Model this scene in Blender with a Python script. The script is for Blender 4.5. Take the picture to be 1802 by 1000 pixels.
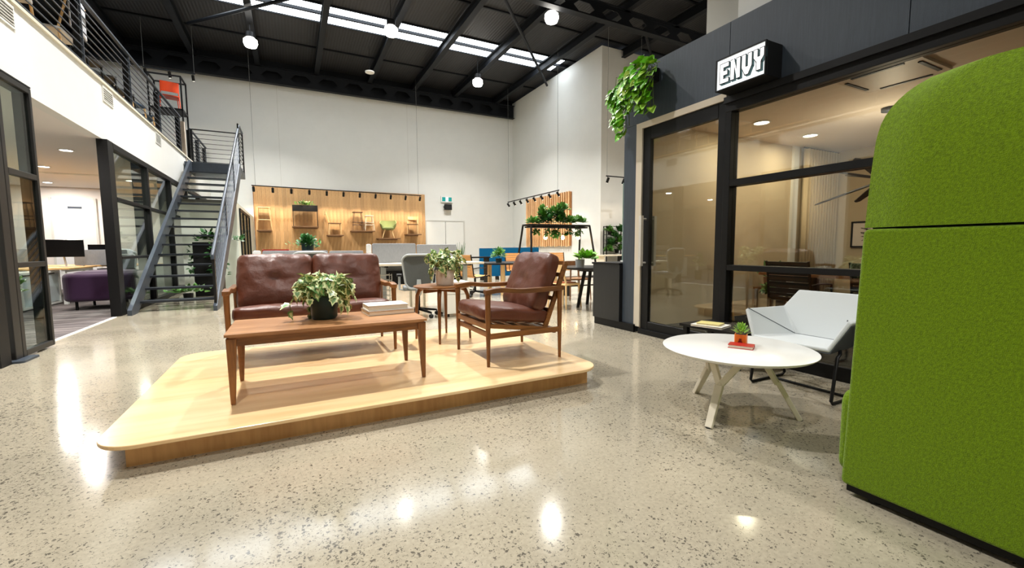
import bpy, bmesh, math, random
from mathutils import Vector, Matrix, noise as mnoise
random.seed(7)
PI = math.pi
for o in list(bpy.data.objects): bpy.data.objects.remove(o)
SC = bpy.context.scene
COL = SC.collection

# ------------------------------------------------------------------ camera
def cam_setup():
    yaw, pitch, roll = math.radians(27.15), math.radians(-4.835), math.radians(-0.416)
    fwd = Vector((math.sin(yaw)*math.cos(pitch), math.cos(yaw)*math.cos(pitch), math.sin(pitch)))
    right = Vector((math.cos(yaw), -math.sin(yaw), 0)); up = right.cross(fwd)
    r2 = right*math.cos(roll) + up*math.sin(roll); u2 = -right*math.sin(roll) + up*math.cos(roll)
    m = Matrix((r2, u2, -fwd)).transposed().to_4x4(); m.translation = (0, 0, 1.1)
    cd = bpy.data.cameras.new('camera'); cd.sensor_width = 36; cd.lens = 757.85/1802*36
    cd.clip_start = 0.02; cd.clip_end = 200
    c = bpy.data.objects.new('camera', cd); COL.objects.link(c); c.matrix_world = m
    SC.camera = c
cam_setup()

# ------------------------------------------------------------------ world, exposure
w = bpy.data.worlds.new('world'); SC.world = w; w.use_nodes = True
w.node_tree.nodes['Background'].inputs[0].default_value = (0.75, 0.85, 1, 1)
w.node_tree.nodes['Background'].inputs[1].default_value = 0.6
SC.view_settings.view_transform = 'Standard'; SC.view_settings.look = 'None'
SC.view_settings.gamma = 1; SC.view_settings.use_curve_mapping = False
SC.view_settings.exposure = 0.15
SC.cycles.use_denoising = True
SC.cycles.max_bounces = 8; SC.cycles.diffuse_bounces = 4; SC.cycles.glossy_bounces = 4
SC.cycles.transparent_max_bounces = 12
SC.cycles.sample_clamp_indirect = 6
SC.cycles.caustics_reflective = False; SC.cycles.caustics_refractive = False
LAMP_W = 228.0      # high-bay lamps
SPOT_W = 62.0       # track spots
DOWN_W = 13.0       # recessed downlights

# ------------------------------------------------------------------ materials
def lin(c):
    return tuple(((v/255)/12.92 if v/255 <= .04045 else ((v/255+.055)/1.055)**2.4) for v in c)
MATS = {}
def bsdf(name):
    m = bpy.data.materials.new(name); m.use_nodes = True
    return m, m.node_tree, m.node_tree.nodes['Principled BSDF']
def mat(name, c, rough=.5, metal=0, spec=.5, emit=0, ecol=None, bump=0, bscale=200, coat=0, sheen=0, var=0, vscale=8, stretch=(1, 1, 1)):
    if name in MATS: return MATS[name]
    m, nt, b = bsdf(name); L = nt.links; N = nt.nodes
    col = (*lin(c), 1)
    b.inputs['Base Color'].default_value = col
    b.inputs['Roughness'].default_value = rough; b.inputs['Metallic'].default_value = metal
    b.inputs['Specular IOR Level'].default_value = spec
    b.inputs['Coat Weight'].default_value = coat
    if sheen: b.inputs['Sheen Weight'].default_value = sheen
    if emit:
        b.inputs['Emission Color'].default_value = (*lin(ecol or c), 1); b.inputs['Emission Strength'].default_value = emit
    if bump or var:
        tc = N.new('ShaderNodeTexCoord'); mp = N.new('ShaderNodeMapping'); mp.inputs['Scale'].default_value = stretch
        L.new(tc.outputs['Object'], mp.inputs['Vector'])
    if bump:
        n = N.new('ShaderNodeTexNoise'); n.inputs['Scale'].default_value = bscale; n.inputs['Detail'].default_value = 4
        L.new(mp.outputs[0], n.inputs['Vector'])
        bp = N.new('ShaderNodeBump'); bp.inputs['Strength'].default_value = bump; bp.inputs['Distance'].default_value = .01
        L.new(n.outputs['Fac'], bp.inputs['Height']); L.new(bp.outputs[0], b.inputs['Normal'])
    if var:
        n2 = N.new('ShaderNodeTexNoise'); n2.inputs['Scale'].default_value = vscale; n2.inputs['Detail'].default_value = 5
        n2.inputs['Roughness'].default_value = .65
        L.new(mp.outputs[0], n2.inputs['Vector'])
        cr = N.new('ShaderNodeValToRGB')
        cr.color_ramp.elements[0].position = .3; cr.color_ramp.elements[1].position = .7
        cr.color_ramp.elements[0].color = tuple(v*(1-var) for v in col[:3])+(1,)
        cr.color_ramp.elements[1].color = tuple(min(1, v*(1+var)) for v in col[:3])+(1,)
        L.new(n2.outputs['Fac'], cr.inputs['Fac']); L.new(cr.outputs[0], b.inputs['Base Color'])
    MATS[name] = m
    return m
def wood(name, c1, c2, axis='x', scale=6, rough=.4, coat=0.0, fine=1.0, objvar=0):
    m, nt, b = bsdf(name); L = nt.links; N = nt.nodes
    tc = N.new('ShaderNodeTexCoord'); mp = N.new('ShaderNodeMapping')
    s = {'x': (.12, 1, 1), 'y': (1, .12, 1), 'z': (1, 1, .12)}[axis]
    mp.inputs['Scale'].default_value = s; L.new(tc.outputs['Object'], mp.inputs['Vector'])
    n = N.new('ShaderNodeTexNoise'); n.inputs['Scale'].default_value = scale; n.inputs['Detail'].default_value = 3; n.inputs['Distortion'].default_value = 1.2
    n2 = N.new('ShaderNodeTexNoise'); n2.inputs['Scale'].default_value = scale*14*fine; n2.inputs['Detail'].default_value = 2
    L.new(mp.outputs[0], n.inputs['Vector']); L.new(mp.outputs[0], n2.inputs['Vector'])
    mx = N.new('ShaderNodeMath'); mx.operation = 'MULTIPLY_ADD'; mx.inputs[1].default_value = .4
    ad = N.new('ShaderNodeMath'); ad.operation = 'MULTIPLY'; ad.inputs[1].default_value = .6
    L.new(n.outputs['Fac'], ad.inputs[0]); L.new(n2.outputs['Fac'], mx.inputs[0]); L.new(ad.outputs[0], mx.inputs[2])
    cr = N.new('ShaderNodeValToRGB'); cr.color_ramp.elements[0].position = .36; cr.color_ramp.elements[1].position = .64
    cr.color_ramp.elements[0].color = (*lin(c1), 1); cr.color_ramp.elements[1].color = (*lin(c2), 1)
    L.new(mx.outputs[0], cr.inputs['Fac'])
    src = cr.outputs[0]
    if objvar:
        oi = N.new('ShaderNodeObjectInfo'); hs = N.new('ShaderNodeHueSaturation'); mr = N.new('ShaderNodeMapRange')
        mr.inputs['To Min'].default_value = 1-objvar; mr.inputs['To Max'].default_value = 1+objvar
        L.new(oi.outputs['Random'], mr.inputs['Value']); L.new(mr.outputs[0], hs.inputs['Value']); L.new(src, hs.inputs['Color']); src = hs.outputs[0]
    L.new(src, b.inputs['Base Color'])
    b.inputs['Roughness'].default_value = rough; b.inputs['Coat Weight'].default_value = coat; b.inputs['Coat Roughness'].default_value = .15
    bp = N.new('ShaderNodeBump'); bp.inputs['Strength'].default_value = .08; bp.inputs['Distance'].default_value = .004
    L.new(n2.outputs['Fac'], bp.inputs['Height']); L.new(bp.outputs[0], b.inputs['Normal'])
    MATS[name] = m
    return m
def glass_mat(name, tint=(235, 245, 240), refl=1.0):
    m = bpy.data.materials.new(name); m.use_nodes = True; nt = m.node_tree; N = nt.nodes; L = nt.links
    N.remove(N['Principled BSDF'])
    tr = N.new('ShaderNodeBsdfTransparent'); tr.inputs[0].default_value = (*lin(tint), 1)
    gl = N.new('ShaderNodeBsdfGlossy'); gl.inputs['Roughness'].default_value = .01
    ge = N.new('ShaderNodeNewGeometry'); dt = N.new('ShaderNodeVectorMath'); dt.operation = 'DOT_PRODUCT'; L.new(ge.outputs['Normal'], dt.inputs[0]); L.new(ge.outputs['Incoming'], dt.inputs[1])
    ab = N.new('ShaderNodeMath'); ab.operation = 'ABSOLUTE'; L.new(dt.outputs['Value'], ab.inputs[0])
    om = N.new('ShaderNodeMath'); om.operation = 'SUBTRACT'; om.inputs[0].default_value = 1; L.new(ab.outputs[0], om.inputs[1])
    pw = N.new('ShaderNodeMath'); pw.operation = 'POWER'; pw.inputs[1].default_value = 5; L.new(om.outputs[0], pw.inputs[0])
    fr = N.new('ShaderNodeMath'); fr.operation = 'MULTIPLY_ADD'; fr.inputs[1].default_value = .95; fr.inputs[2].default_value = .05; L.new(pw.outputs[0], fr.inputs[0])
    mu = N.new('ShaderNodeMath'); mu.operation = 'MULTIPLY'; mu.inputs[1].default_value = refl; mu.use_clamp = True
    mi = N.new('ShaderNodeMixShader')
    L.new(fr.outputs[0], mu.inputs[0]); L.new(mu.outputs[0], mi.inputs[0]); L.new(tr.outputs[0], mi.inputs[1]); L.new(gl.outputs[0], mi.inputs[2])
    L.new(mi.outputs[0], N['Material Output'].inputs[0])
    MATS[name] = m
    return m
def floor_mat():
    m, nt, b = bsdf('polished_concrete'); L = nt.links; N = nt.nodes
    tc = N.new('ShaderNodeTexCoord')
    big = N.new('ShaderNodeTexNoise'); big.inputs['Scale'].default_value = .55; big.inputs['Detail'].default_value = 6; big.inputs['Roughness'].default_value = .6
    L.new(tc.outputs['Object'], big.inputs['Vector'])
    cr = N.new('ShaderNodeValToRGB'); e = cr.color_ramp.elements
    e[0].position = .3; e[0].color = (*lin((146, 139, 122)), 1); e[1].position = .72; e[1].color = (*lin((182, 172, 151)), 1)
    L.new(big.outputs['Fac'], cr.inputs['Fac'])
    fine = N.new('ShaderNodeTexNoise'); fine.inputs['Scale'].default_value = 60; fine.inputs['Detail'].default_value = 3
    L.new(tc.outputs['Object'], fine.inputs['Vector'])
    mf = N.new('ShaderNodeMixRGB'); mf.blend_type = 'OVERLAY'; mf.inputs[0].default_value = .25
    L.new(cr.outputs[0], mf.inputs[1]); L.new(fine.outputs['Fac'], mf.inputs[2])
    dens = N.new('ShaderNodeTexNoise'); dens.inputs['Scale'].default_value = .9; dens.inputs['Detail'].default_value = 3
    L.new(tc.outputs['Object'], dens.inputs['Vector'])
    dm = N.new('ShaderNodeMapRange'); dm.inputs['From Min'].default_value = .3; dm.inputs['From Max'].default_value = .7
    dm.inputs['To Min'].default_value = .55; dm.inputs['To Max'].default_value = 1.35
    L.new(dens.outputs['Fac'], dm.inputs['Value'])
    prev = mf.outputs[0]
    wob = N.new('ShaderNodeTexNoise'); wob.inputs['Scale'].default_value = 90
    L.new(tc.outputs['Object'], wob.inputs['Vector'])
    wa = N.new('ShaderNodeMixRGB'); wa.blend_type = 'LINEAR_LIGHT'; wa.inputs[0].default_value = .016
    L.new(tc.outputs['Object'], wa.inputs[1]); L.new(wob.outputs['Color'], wa.inputs[2])
    for sc_, amp, c, mixv in ((60, .44, (80, 76, 68), .9), (38, .30, (90, 84, 74), .9), (105, .42, (98, 92, 80), .8)):
        v = N.new('ShaderNodeTexVoronoi'); v.inputs['Scale'].default_value = sc_
        L.new(wa.outputs[0], v.inputs['Vector'])
        sp = N.new('ShaderNodeSeparateColor'); L.new(v.outputs['Color'], sp.inputs[0])
        pw = N.new('ShaderNodeMath'); pw.operation = 'POWER'; pw.inputs[1].default_value = 1.7; L.new(sp.outputs[0], pw.inputs[0])
        th = N.new('ShaderNodeMath'); th.operation = 'MULTIPLY'; th.inputs[1].default_value = amp; L.new(pw.outputs[0], th.inputs[0])
        th2 = N.new('ShaderNodeMath'); th2.operation = 'MULTIPLY'; L.new(th.outputs[0], th2.inputs[0]); L.new(dm.outputs[0], th2.inputs[1])
        df = N.new('ShaderNodeMath'); df.operation = 'SUBTRACT'; L.new(th2.outputs[0], df.inputs[0]); L.new(v.outputs['Distance'], df.inputs[1])
        ms = N.new('ShaderNodeMapRange'); ms.inputs['From Min'].default_value = -.02; ms.inputs['From Max'].default_value = .03; ms.inputs['To Max'].default_value = mixv
        L.new(df.outputs[0], ms.inputs['Value'])
        mc = N.new('ShaderNodeMixRGB'); mc.inputs[2].default_value = (*lin(c), 1)
        L.new(ms.outputs[0], mc.inputs[0]); L.new(prev, mc.inputs[1]); prev = mc.outputs[0]
    L.new(prev, b.inputs['Base Color'])
    b.inputs['Roughness'].default_value = .17; b.inputs['Specular IOR Level'].default_value = .55
    rr = N.new('ShaderNodeMapRange'); rr.inputs['To Min'].default_value = .08; rr.inputs['To Max'].default_value = .16
    L.new(big.outputs['Fac'], rr.inputs['Value']); L.new(rr.outputs[0], b.inputs['Roughness'])
    MATS['floor'] = m
    return m
def carpet_mat(name, cs, axis=1):
    m, nt, b = bsdf(name); L = nt.links; N = nt.nodes
    tc = N.new('ShaderNodeTexCoord'); mp = N.new('ShaderNodeMapping'); mp.inputs['Scale'].default_value = (.5, 6, 1) if axis else (6, .5, 1)
    L.new(tc.outputs['Object'], mp.inputs['Vector'])
    n = N.new('ShaderNodeTexNoise'); n.inputs['Scale'].default_value = 1.6; n.inputs['Detail'].default_value = 8; n.inputs['Roughness'].default_value = .75
    L.new(mp.outputs[0], n.inputs['Vector'])
    cr = N.new('ShaderNodeValToRGB'); r = cr.color_ramp
    r.elements[0].position = .3; r.elements[0].color = (*lin(cs[0]), 1); r.elements[1].position = .7; r.elements[1].color = (*lin(cs[2]), 1)
    x = r.elements.new(.5); x.color = (*lin(cs[1]), 1)
    L.new(n.outputs['Fac'], cr.inputs['Fac']); L.new(cr.outputs[0], b.inputs['Base Color'])
    b.inputs['Roughness'].default_value = .95; b.inputs['Specular IOR Level'].default_value = .1
    MATS[name] = m
    return m
def roof_mat():
    m, nt, b = bsdf('roof_lining'); L = nt.links; N = nt.nodes
    tc = N.new('ShaderNodeTexCoord')
    wv = N.new('ShaderNodeTexWave'); wv.bands_direction = 'X'; wv.inputs['Scale'].default_value = 3.2; wv.inputs['Distortion'].default_value = .3
    L.new(tc.outputs['Object'], wv.inputs['Vector'])
    cr = N.new('ShaderNodeValToRGB'); cr.color_ramp.elements[0].color = (*lin((30, 29, 30)), 1); cr.color_ramp.elements[1].color = (*lin((40, 40, 43)), 1)
    L.new(wv.outputs['Fac'], cr.inputs['Fac']); L.new(cr.outputs[0], b.inputs['Base Color'])
    bp = N.new('ShaderNodeBump'); bp.inputs['Strength'].default_value = .3; bp.inputs['Distance'].default_value = .02
    L.new(wv.outputs['Fac'], bp.inputs['Height']); L.new(bp.outputs[0], b.inputs['Normal'])
    b.inputs['Roughness'].default_value = .6
    return m
def leaf_mat(name, c, var=.25, rough=.4):
    m, nt, b = bsdf(name); L = nt.links; N = nt.nodes
    oi = N.new('ShaderNodeObjectInfo'); gm = N.new('ShaderNodeNewGeometry')
    hs = N.new('ShaderNodeHueSaturation'); hs.inputs['Color'].default_value = (*lin(c), 1)
    ad = N.new('ShaderNodeMath'); ad.operation = 'ADD'; L.new(oi.outputs['Random'], ad.inputs[0]); L.new(gm.outputs['Random Per Island'], ad.inputs[1])
    fr = N.new('ShaderNodeMath'); fr.operation = 'FRACT'; L.new(ad.outputs[0], fr.inputs[0])
    mr = N.new('ShaderNodeMapRange'); mr.inputs['To Min'].default_value = 1-var; mr.inputs['To Max'].default_value = 1+var
    L.new(fr.outputs[0], mr.inputs['Value']); L.new(mr.outputs[0], hs.inputs['Value'])
    mh = N.new('ShaderNodeMapRange'); mh.inputs['To Min'].default_value = .48; mh.inputs['To Max'].default_value = .515
    L.new(fr.outputs[0], mh.inputs['Value']); L.new(mh.outputs[0], hs.inputs['Hue'])
    L.new(hs.outputs[0], b.inputs['Base Color']); b.inputs['Roughness'].default_value = rough
    b.inputs['Subsurface Weight'].default_value = 0
    MATS[name] = m
    return m

WHITE = mat('white_paint', (228, 229, 225), .6, var=.02, vscale=1.5)
WARMW = mat('warm_white_paint', (230, 224, 219), .6, var=.02, vscale=1.5)
GREYW = mat('grey_paint', (206, 206, 200), .6)
BLACK = mat('black_powdercoat', (10, 10, 11), .5, spec=.3)
DARKF = mat('dark_bronze_frame', (26, 25, 24), .45)
STEEL = mat('charcoal_steel', (62, 70, 80), .45, metal=.3, var=.15, vscale=6)
STEELD = mat('dark_steel_tread', (40, 45, 52), .45, metal=.4, bump=.5, bscale=90)
ROOFST = mat('roof_steel_dark', (17, 20, 25), .6, spec=.25)
ROOF = roof_mat()
FLOOR = floor_mat()
CARP = carpet_mat('office_carpet', ((44, 40, 42), (98, 92, 92), (150, 142, 138)))
CARP2 = carpet_mat('dark_carpet', ((18, 18, 20), (36, 35, 36), (66, 62, 60)))
CHAR = mat('charcoal_woodgrain_panel', (56, 65, 76), .45, var=.16, vscale=7, bump=.15, bscale=60, stretch=(8, 8, .5))
BIRCH = wood('birch_plywood', (224, 184, 130), (243, 211, 163), 'x', 2.2, .32, coat=.25, fine=.6)
BIRCHE = wood('birch_plywood_face', (196, 146, 88), (220, 172, 112), 'z', 3, .4)
PLYE = mat('plywood_edge', (168, 118, 64), .5)
WALX = wood('walnut_x', (102, 62, 28), (150, 99, 50), 'x', 5, .38)
WALY = wood('walnut_y', (102, 62, 28), (150, 99, 50), 'y', 5, .38)
WALZ = wood('walnut_z', (94, 56, 24), (142, 91, 44), 'z', 5, .38)
WTOP = wood('walnut_top', (150, 102, 62), (194, 144, 98), 'x', 5, .36, coat=.15)
OAKP = wood('oak_veneer_panel', (172, 122, 72), (206, 158, 104), 'z', 7, .5)
OAK = wood('oak_light', (222, 182, 122), (246, 212, 158), 'z', 7, .45)
OAKX = wood('oak_light_x', (206, 160, 98), (232, 190, 130), 'x', 7, .45)
PINE = wood('pine_slat', (226, 178, 124), (246, 206, 156), 'z', 5, .5, objvar=.16)
SHELFW = wood('shelf_walnut', (110, 78, 50), (140, 102, 68), 'x', 7, .5)
GREYWOOD = wood('grey_timber', (176, 160, 142), (200, 186, 168), 'z', 6, .6)
LEATH = mat('brown_leather', (92, 47, 29), .4, spec=.5, bump=.3, bscale=30, var=.16, vscale=5)
LEATHT = mat('tan_leather', (176, 98, 58), .45)
FELT = mat('green_felt', (112, 144, 6), .95, spec=.1, sheen=.25, bump=.6, bscale=300, var=.34, vscale=110)
LAM = mat('white_laminate', (240, 240, 236), .22)
CREAM = mat('cream_powdercoat', (228, 220, 200), .4)
CREAMTOP = mat('cream_desktop', (226, 214, 192), .4)
FABG = mat('pale_grey_fabric', (208, 213, 214), .9, spec=.15, bump=.2, bscale=500)
SHELLG = mat('slate_shell', (74, 80, 86), .5)
SCRG = mat('grey_screen_fabric', (136, 140, 146), .95, spec=.1, var=.12, vscale=60, stretch=(3, 3, .3))
SCRP = mat('pale_screen_fabric', (206, 210, 214), .95, spec=.1)
MESHG = mat('grey_mesh', (86, 90, 90), .8, var=.1, vscale=120)
FRAMG = mat('grey_chair_frame', (176, 182, 184), .4)
BLUE = mat('teal_blue_fabric', (8, 84, 128), .9, spec=.15)
BRONZ = mat('bronze_mesh', (196, 140, 78), .55, var=.12, vscale=60, stretch=(.3, .3, 4))
PURP = mat('purple_velvet', (50, 7, 56), .8, sheen=.3)
POTG = mat('dark_green_pot', (12, 44, 44), .45)
POTW = mat('white_stone_pot', (238, 226, 212), .7, var=.05, vscale=40)
POTO = mat('orange_pot', (228, 118, 30), .5)
POTGR = mat('grey_pot', (140, 146, 148), .6)
SOIL = mat('soil', (44, 32, 24), .95)
PAPER = mat('paper_edge', (228, 214, 194), .8, var=.06, vscale=60, stretch=(1, 1, 14))
COVW = mat('white_book_cover', (240, 238, 230), .4)
COVG = mat('taupe_book_cover', (150, 136, 122), .5)
COVY = mat('yellow_book_cover', (226, 214, 138), .5)
COVR = mat('red_book_cover', (178, 34, 28), .4)
COVBL = mat('blue_book_cover', (30, 92, 120), .4)
INK = mat('ink', (46, 40, 38), .6)
INKT = mat('teal_ink', (92, 140, 146), .5)
ORANGE = mat('orange_plastic', (236, 74, 20), .4)
SAGE = mat('sage_upholstery', (146, 156, 104), .9, spec=.15)
NAVY = mat('navy_fabric', (48, 74, 104), .9)
SILVER = mat('brushed_steel', (214, 210, 202), .35, metal=.3)
CHROME = mat('chrome', (210, 212, 214), .12, metal=1)
RUBBER = mat('black_rubber', (16, 16, 17), .6)
TEALP = mat('grey_teal_panel', (112, 134, 128), .5)
SCREENB = mat('monitor_black', (8, 8, 10), .25)
MESHB = mat('black_mesh', (8, 8, 9), .6)
CURT = mat('beige_curtain', (206, 188, 156), .9)
BEIGE = mat('beige_paint', (204, 186, 156), .7)
TIMBT = wood('timber_top', (196, 124, 80), (222, 152, 104), 'y', 5, .4)
GREENL = leaf_mat('mid_green_leaf', (86, 134, 58), .35)
GREEND = leaf_mat('deep_green_leaf', (50, 98, 44), .35)
IVYG = leaf_mat('ivy_green', (104, 146, 84), .3)
IVYC = leaf_mat('ivy_cream', (222, 228, 170), .12)
POTHG = leaf_mat('pothos_green', (98, 168, 26), .3)
POTHC = leaf_mat('pothos_lime', (168, 214, 74), .2)
STEM = mat('vine_stem', (96, 116, 52), .6)
EMITL = mat('lamp_lens', (255, 255, 255), .4, emit=22, ecol=(255, 250, 240))
EMITD = mat('downlight_lens', (255, 255, 255), .4, emit=14, ecol=(255, 246, 230))
EMITW = mat('bulb_glow', (255, 226, 170), .4, emit=7, ecol=(255, 214, 150))
EMITS = mat('sign_face', (250, 252, 252), .4, emit=.75, ecol=(245, 252, 255))
SKYL = mat('skylight_sheet', (240, 248, 255), .5, emit=9, ecol=(236, 246, 255))
EXITG = mat('exit_green', (20, 130, 130), .4, emit=.5, ecol=(20, 140, 130))
GLASS = glass_mat('clear_glass', (236, 240, 234), 1.5)
GLASST = glass_mat('office_glass', (232, 240, 236), .8)

# ------------------------------------------------------------------ mesh helpers
def xform(p, loc=(0, 0, 0), rz=0):
    c, s = math.cos(rz), math.sin(rz)
    return (p[0]*c-p[1]*s+loc[0], p[0]*s+p[1]*c+loc[1], p[2]+loc[2])
class MB:
    def __init__(s): s.v = []; s.f = []; s.mi = []; s.cur = 0
    def add(s, vs, fs):
        k = len(s.v); s.v += [tuple(v) for v in vs]
        for f in fs: s.f.append(tuple(i+k for i in f)); s.mi.append(s.cur)
        return s
    def box(s, x0, y0, z0, x1, y1, z1):
        if x0 > x1: x0, x1 = x1, x0
        if y0 > y1: y0, y1 = y1, y0
        if z0 > z1: z0, z1 = z1, z0
        return s.add([(x0, y0, z0), (x1, y0, z0), (x1, y1, z0), (x0, y1, z0), (x0, y0, z1), (x1, y0, z1), (x1, y1, z1), (x0, y1, z1)],
                     [(0, 3, 2, 1), (4, 5, 6, 7), (0, 1, 5, 4), (1, 2, 6, 5), (2, 3, 7, 6), (3, 0, 4, 7)])
    def cbox(s, c, d, m=None):
        vs = []
        for z in (-1, 1):
            for y in (-1, 1):
                for x in (-1, 1):
                    p = Vector((x*d[0]/2, y*d[1]/2, z*d[2]/2))
                    if m: p = m @ p
                    vs.append(p+Vector(c))
        return s.add(vs, [(0, 2, 3, 1), (4, 5, 7, 6), (0, 1, 5, 4), (1, 3, 7, 5), (3, 2, 6, 7), (2, 0, 4, 6)])
    def bar(s, a, b, w, h, w2=None, h2=None, up=(0, 0, 1)):
        a = Vector(a); b = Vector(b); d = (b-a).normalized(); u = Vector(up)
        if abs(d.dot(u)) > .98: u = Vector((1, 0, 0))
        r = d.cross(u).normalized(); u = r.cross(d)
        w2 = w if w2 is None else w2; h2 = h if h2 is None else h2
        vs = [a+r*(i*w/2)+u*(j*h/2) for i, j in ((-1, -1), (1, -1), (1, 1), (-1, 1))]+[b+r*(i*w2/2)+u*(j*h2/2) for i, j in ((-1, -1), (1, -1), (1, 1), (-1, 1))]
        return s.add(vs, [(0, 1, 2, 3), (7, 6, 5, 4), (0, 4, 5, 1), (1, 5, 6, 2), (2, 6, 7, 3), (3, 7, 4, 0)])
    def tube(s, path, r, n=8, cap=True):
        P = [Vector(p) for p in path]; rs = r if isinstance(r, (list, tuple)) else [r]*len(P)
        k = len(s.v); prev = None
        for i, p in enumerate(P):
            d = (P[min(i+1, len(P)-1)]-P[max(i-1, 0)]).normalized()
            if prev is None:
                u = Vector((0, 0, 1)) if abs(d.z) < .9 else Vector((1, 0, 0)); a = d.cross(u).normalized()
            else: a = (prev-d*prev.dot(d)).normalized()
            prev = a; b = d.cross(a)
            for j in range(n):
                t = 2*PI*j/n; s.v.append(tuple(p+(a*math.cos(t)+b*math.sin(t))*rs[i]))
        for i in range(len(P)-1):
            for j in range(n):
                s.f.append((k+i*n+j, k+i*n+(j+1) % n, k+(i+1)*n+(j+1) % n, k+(i+1)*n+j)); s.mi.append(s.cur)
        if cap:
            s.f.append(tuple(k+j for j in reversed(range(n)))); s.mi.append(s.cur)
            s.f.append(tuple(k+(len(P)-1)*n+j for j in range(n))); s.mi.append(s.cur)
        return s
    def sweep(s, path, w, h, up=(0, 0, 1)):
        P = [Vector(p) for p in path]; k = len(s.v); n = len(P)
        for i, p in enumerate(P):
            d = (P[min(i+1, n-1)]-P[max(i-1, 0)]).normalized(); r = d.cross(Vector(up)).normalized(); u = r.cross(d)
            for a, b in ((-1, -1), (1, -1), (1, 1), (-1, 1)): s.v.append(tuple(p+r*(a*w/2)+u*(b*h/2)))
        for i in range(n-1):
            for j in range(4): s.f.append((k+i*4+j, k+i*4+(j+1) % 4, k+i*4+4+(j+1) % 4, k+i*4+4+j)); s.mi.append(s.cur)
        s.f.append((k+3, k+2, k+1, k)); s.f.append(tuple(k+(n-1)*4+j for j in range(4))); s.mi += [s.cur]*2
        return s
    def cyl(s, a, b, r, r2=None, n=12): return s.tube([a, b], [r, r if r2 is None else r2], n)
    def lathe(s, prof, n=24, c=(0, 0, 0)):
        k = len(s.v)
        for r, z in prof:
            for j in range(n):
                t = 2*PI*j/n; s.v.append((c[0]+r*math.cos(t), c[1]+r*math.sin(t), c[2]+z))
        m = len(prof)
        for i in range(m-1):
            for j in range(n):
                s.f.append((k+i*n+j, k+i*n+(j+1) % n, k+(i+1)*n+(j+1) % n, k+(i+1)*n+j)); s.mi.append(s.cur)
        s.f.append(tuple(k+j for j in reversed(range(n)))); s.mi.append(s.cur)
        s.f.append(tuple(k+(m-1)*n+j for j in range(n))); s.mi.append(s.cur)
        return s
    def prism(s, out, lo, hi, axis='z'):
        n = len(out)
        def P(a, b, t): return {'z': (a, b, t), 'x': (t, a, b), 'y': (a, t, b)}[axis]
        vs = [P(a, b, lo) for a, b in out]+[P(a, b, hi) for a, b in out]
        fs = [tuple(reversed(range(n))), tuple(range(n, 2*n))]+[(i, (i+1) % n, n+(i+1) % n, n+i) for i in range(n)]
        return s.add(vs, fs)
    def pillow(s, c, d, m=None, n=10, pp=5, pz=2.4, seam=False, wr=0, seed=0):
        a, b, cc = d[0]/2, d[1]/2, d[2]/2
        bm = bmesh.new(); bmesh.ops.create_cube(bm, size=2)
        bmesh.ops.subdivide_edges(bm, edges=bm.edges[:], cuts=n, use_grid_fill=True)
        vs = []
        for v in bm.verts:
            x, y, z = v.co
            F = ((abs(x)**pp+abs(y)**pp)**(pz/pp)+abs(z)**pz)**(1/pz)
            x, y, z = x/F, y/F, z/F
            if seam:
                g = math.exp(-(x/.035)**2)+math.exp(-(y/.035)**2); z *= 1-.10*min(1, g)*(1-.5*max(abs(x), abs(y)))
                rr = math.hypot(x, y); z *= 1-.16*math.exp(-(rr/.22)**2)
            q = Vector((x*a, y*b, z*cc))
            if wr:
                nn = mnoise.noise(Vector((x*2.1+seed*7.3, y*2.6+seed, z*1.5)))+.5*mnoise.noise(Vector((x*5+seed, y*5+3, z*2)))
                q += Vector((x*.3, y*.3, z)).normalized()*wr*nn
            if m: q = m @ q
            vs.append(q+Vector(c))
        bm.verts.index_update(); s.add(vs, [[v.index for v in f.verts] for f in bm.faces]); bm.free()
        return s
    def mesh(s, name, mats, smooth=False):
        me = bpy.data.meshes.new(name); me.from_pydata(s.v, [], s.f)
        for m in (mats if isinstance(mats, (list, tuple)) else [mats]): me.materials.append(m)
        if any(s.mi): me.polygons.foreach_set('material_index', s.mi)
        bm = bmesh.new(); bm.from_mesh(me); bmesh.ops.recalc_face_normals(bm, faces=bm.faces); bm.to_mesh(me); bm.free()
        if smooth:
            me.polygons.foreach_set('use_smooth', [True]*len(me.polygons))
            if smooth != 'all': me.set_sharp_from_angle(angle=math.radians(40))
        me.update()
        return me
    def build(s, name, mats, parent=None, smooth=False, bevel=0, seg=2):
        return obj(name, s.mesh(name, mats, smooth), parent, bevel=bevel, seg=seg)
def obj(name, me, parent=None, loc=(0, 0, 0), rz=0, bevel=0, seg=2):
    o = bpy.data.objects.new(name, me); COL.objects.link(o)
    o.location = loc; o.rotation_euler = (0, 0, rz)
    if parent is not None: o.parent = parent
    if bevel:
        b = o.modifiers.new('bevel', 'BEVEL'); b.width = bevel; b.segments = seg; b.limit_method = 'ANGLE'; b.angle_limit = math.radians(40)
    return o
def tag(o, label, cat, group=None):
    o['label'] = label; o['category'] = cat
    if group: o['group'] = group
    return o
def thing(name, label, cat, loc=(0, 0, 0), rz=0, group=None):
    o = bpy.data.objects.new(name, None); COL.objects.link(o); o.empty_display_size = .1
    o.location = loc; o.rotation_euler = (0, 0, rz)
    return tag(o, label, cat, group)
def struct(name, mb, m, label=None, parent=None, **k):
    o = mb.build(name, m, parent, **k)
    if parent is None:
        o['kind'] = 'structure'
        if label: o['label'] = label
    return o
def sroot(name, label, loc=(0, 0, 0)):
    o = bpy.data.objects.new(name, None); COL.objects.link(o); o.location = loc; o.empty_display_size = .1
    o['kind'] = 'structure'; o['label'] = label
    return o
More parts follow.
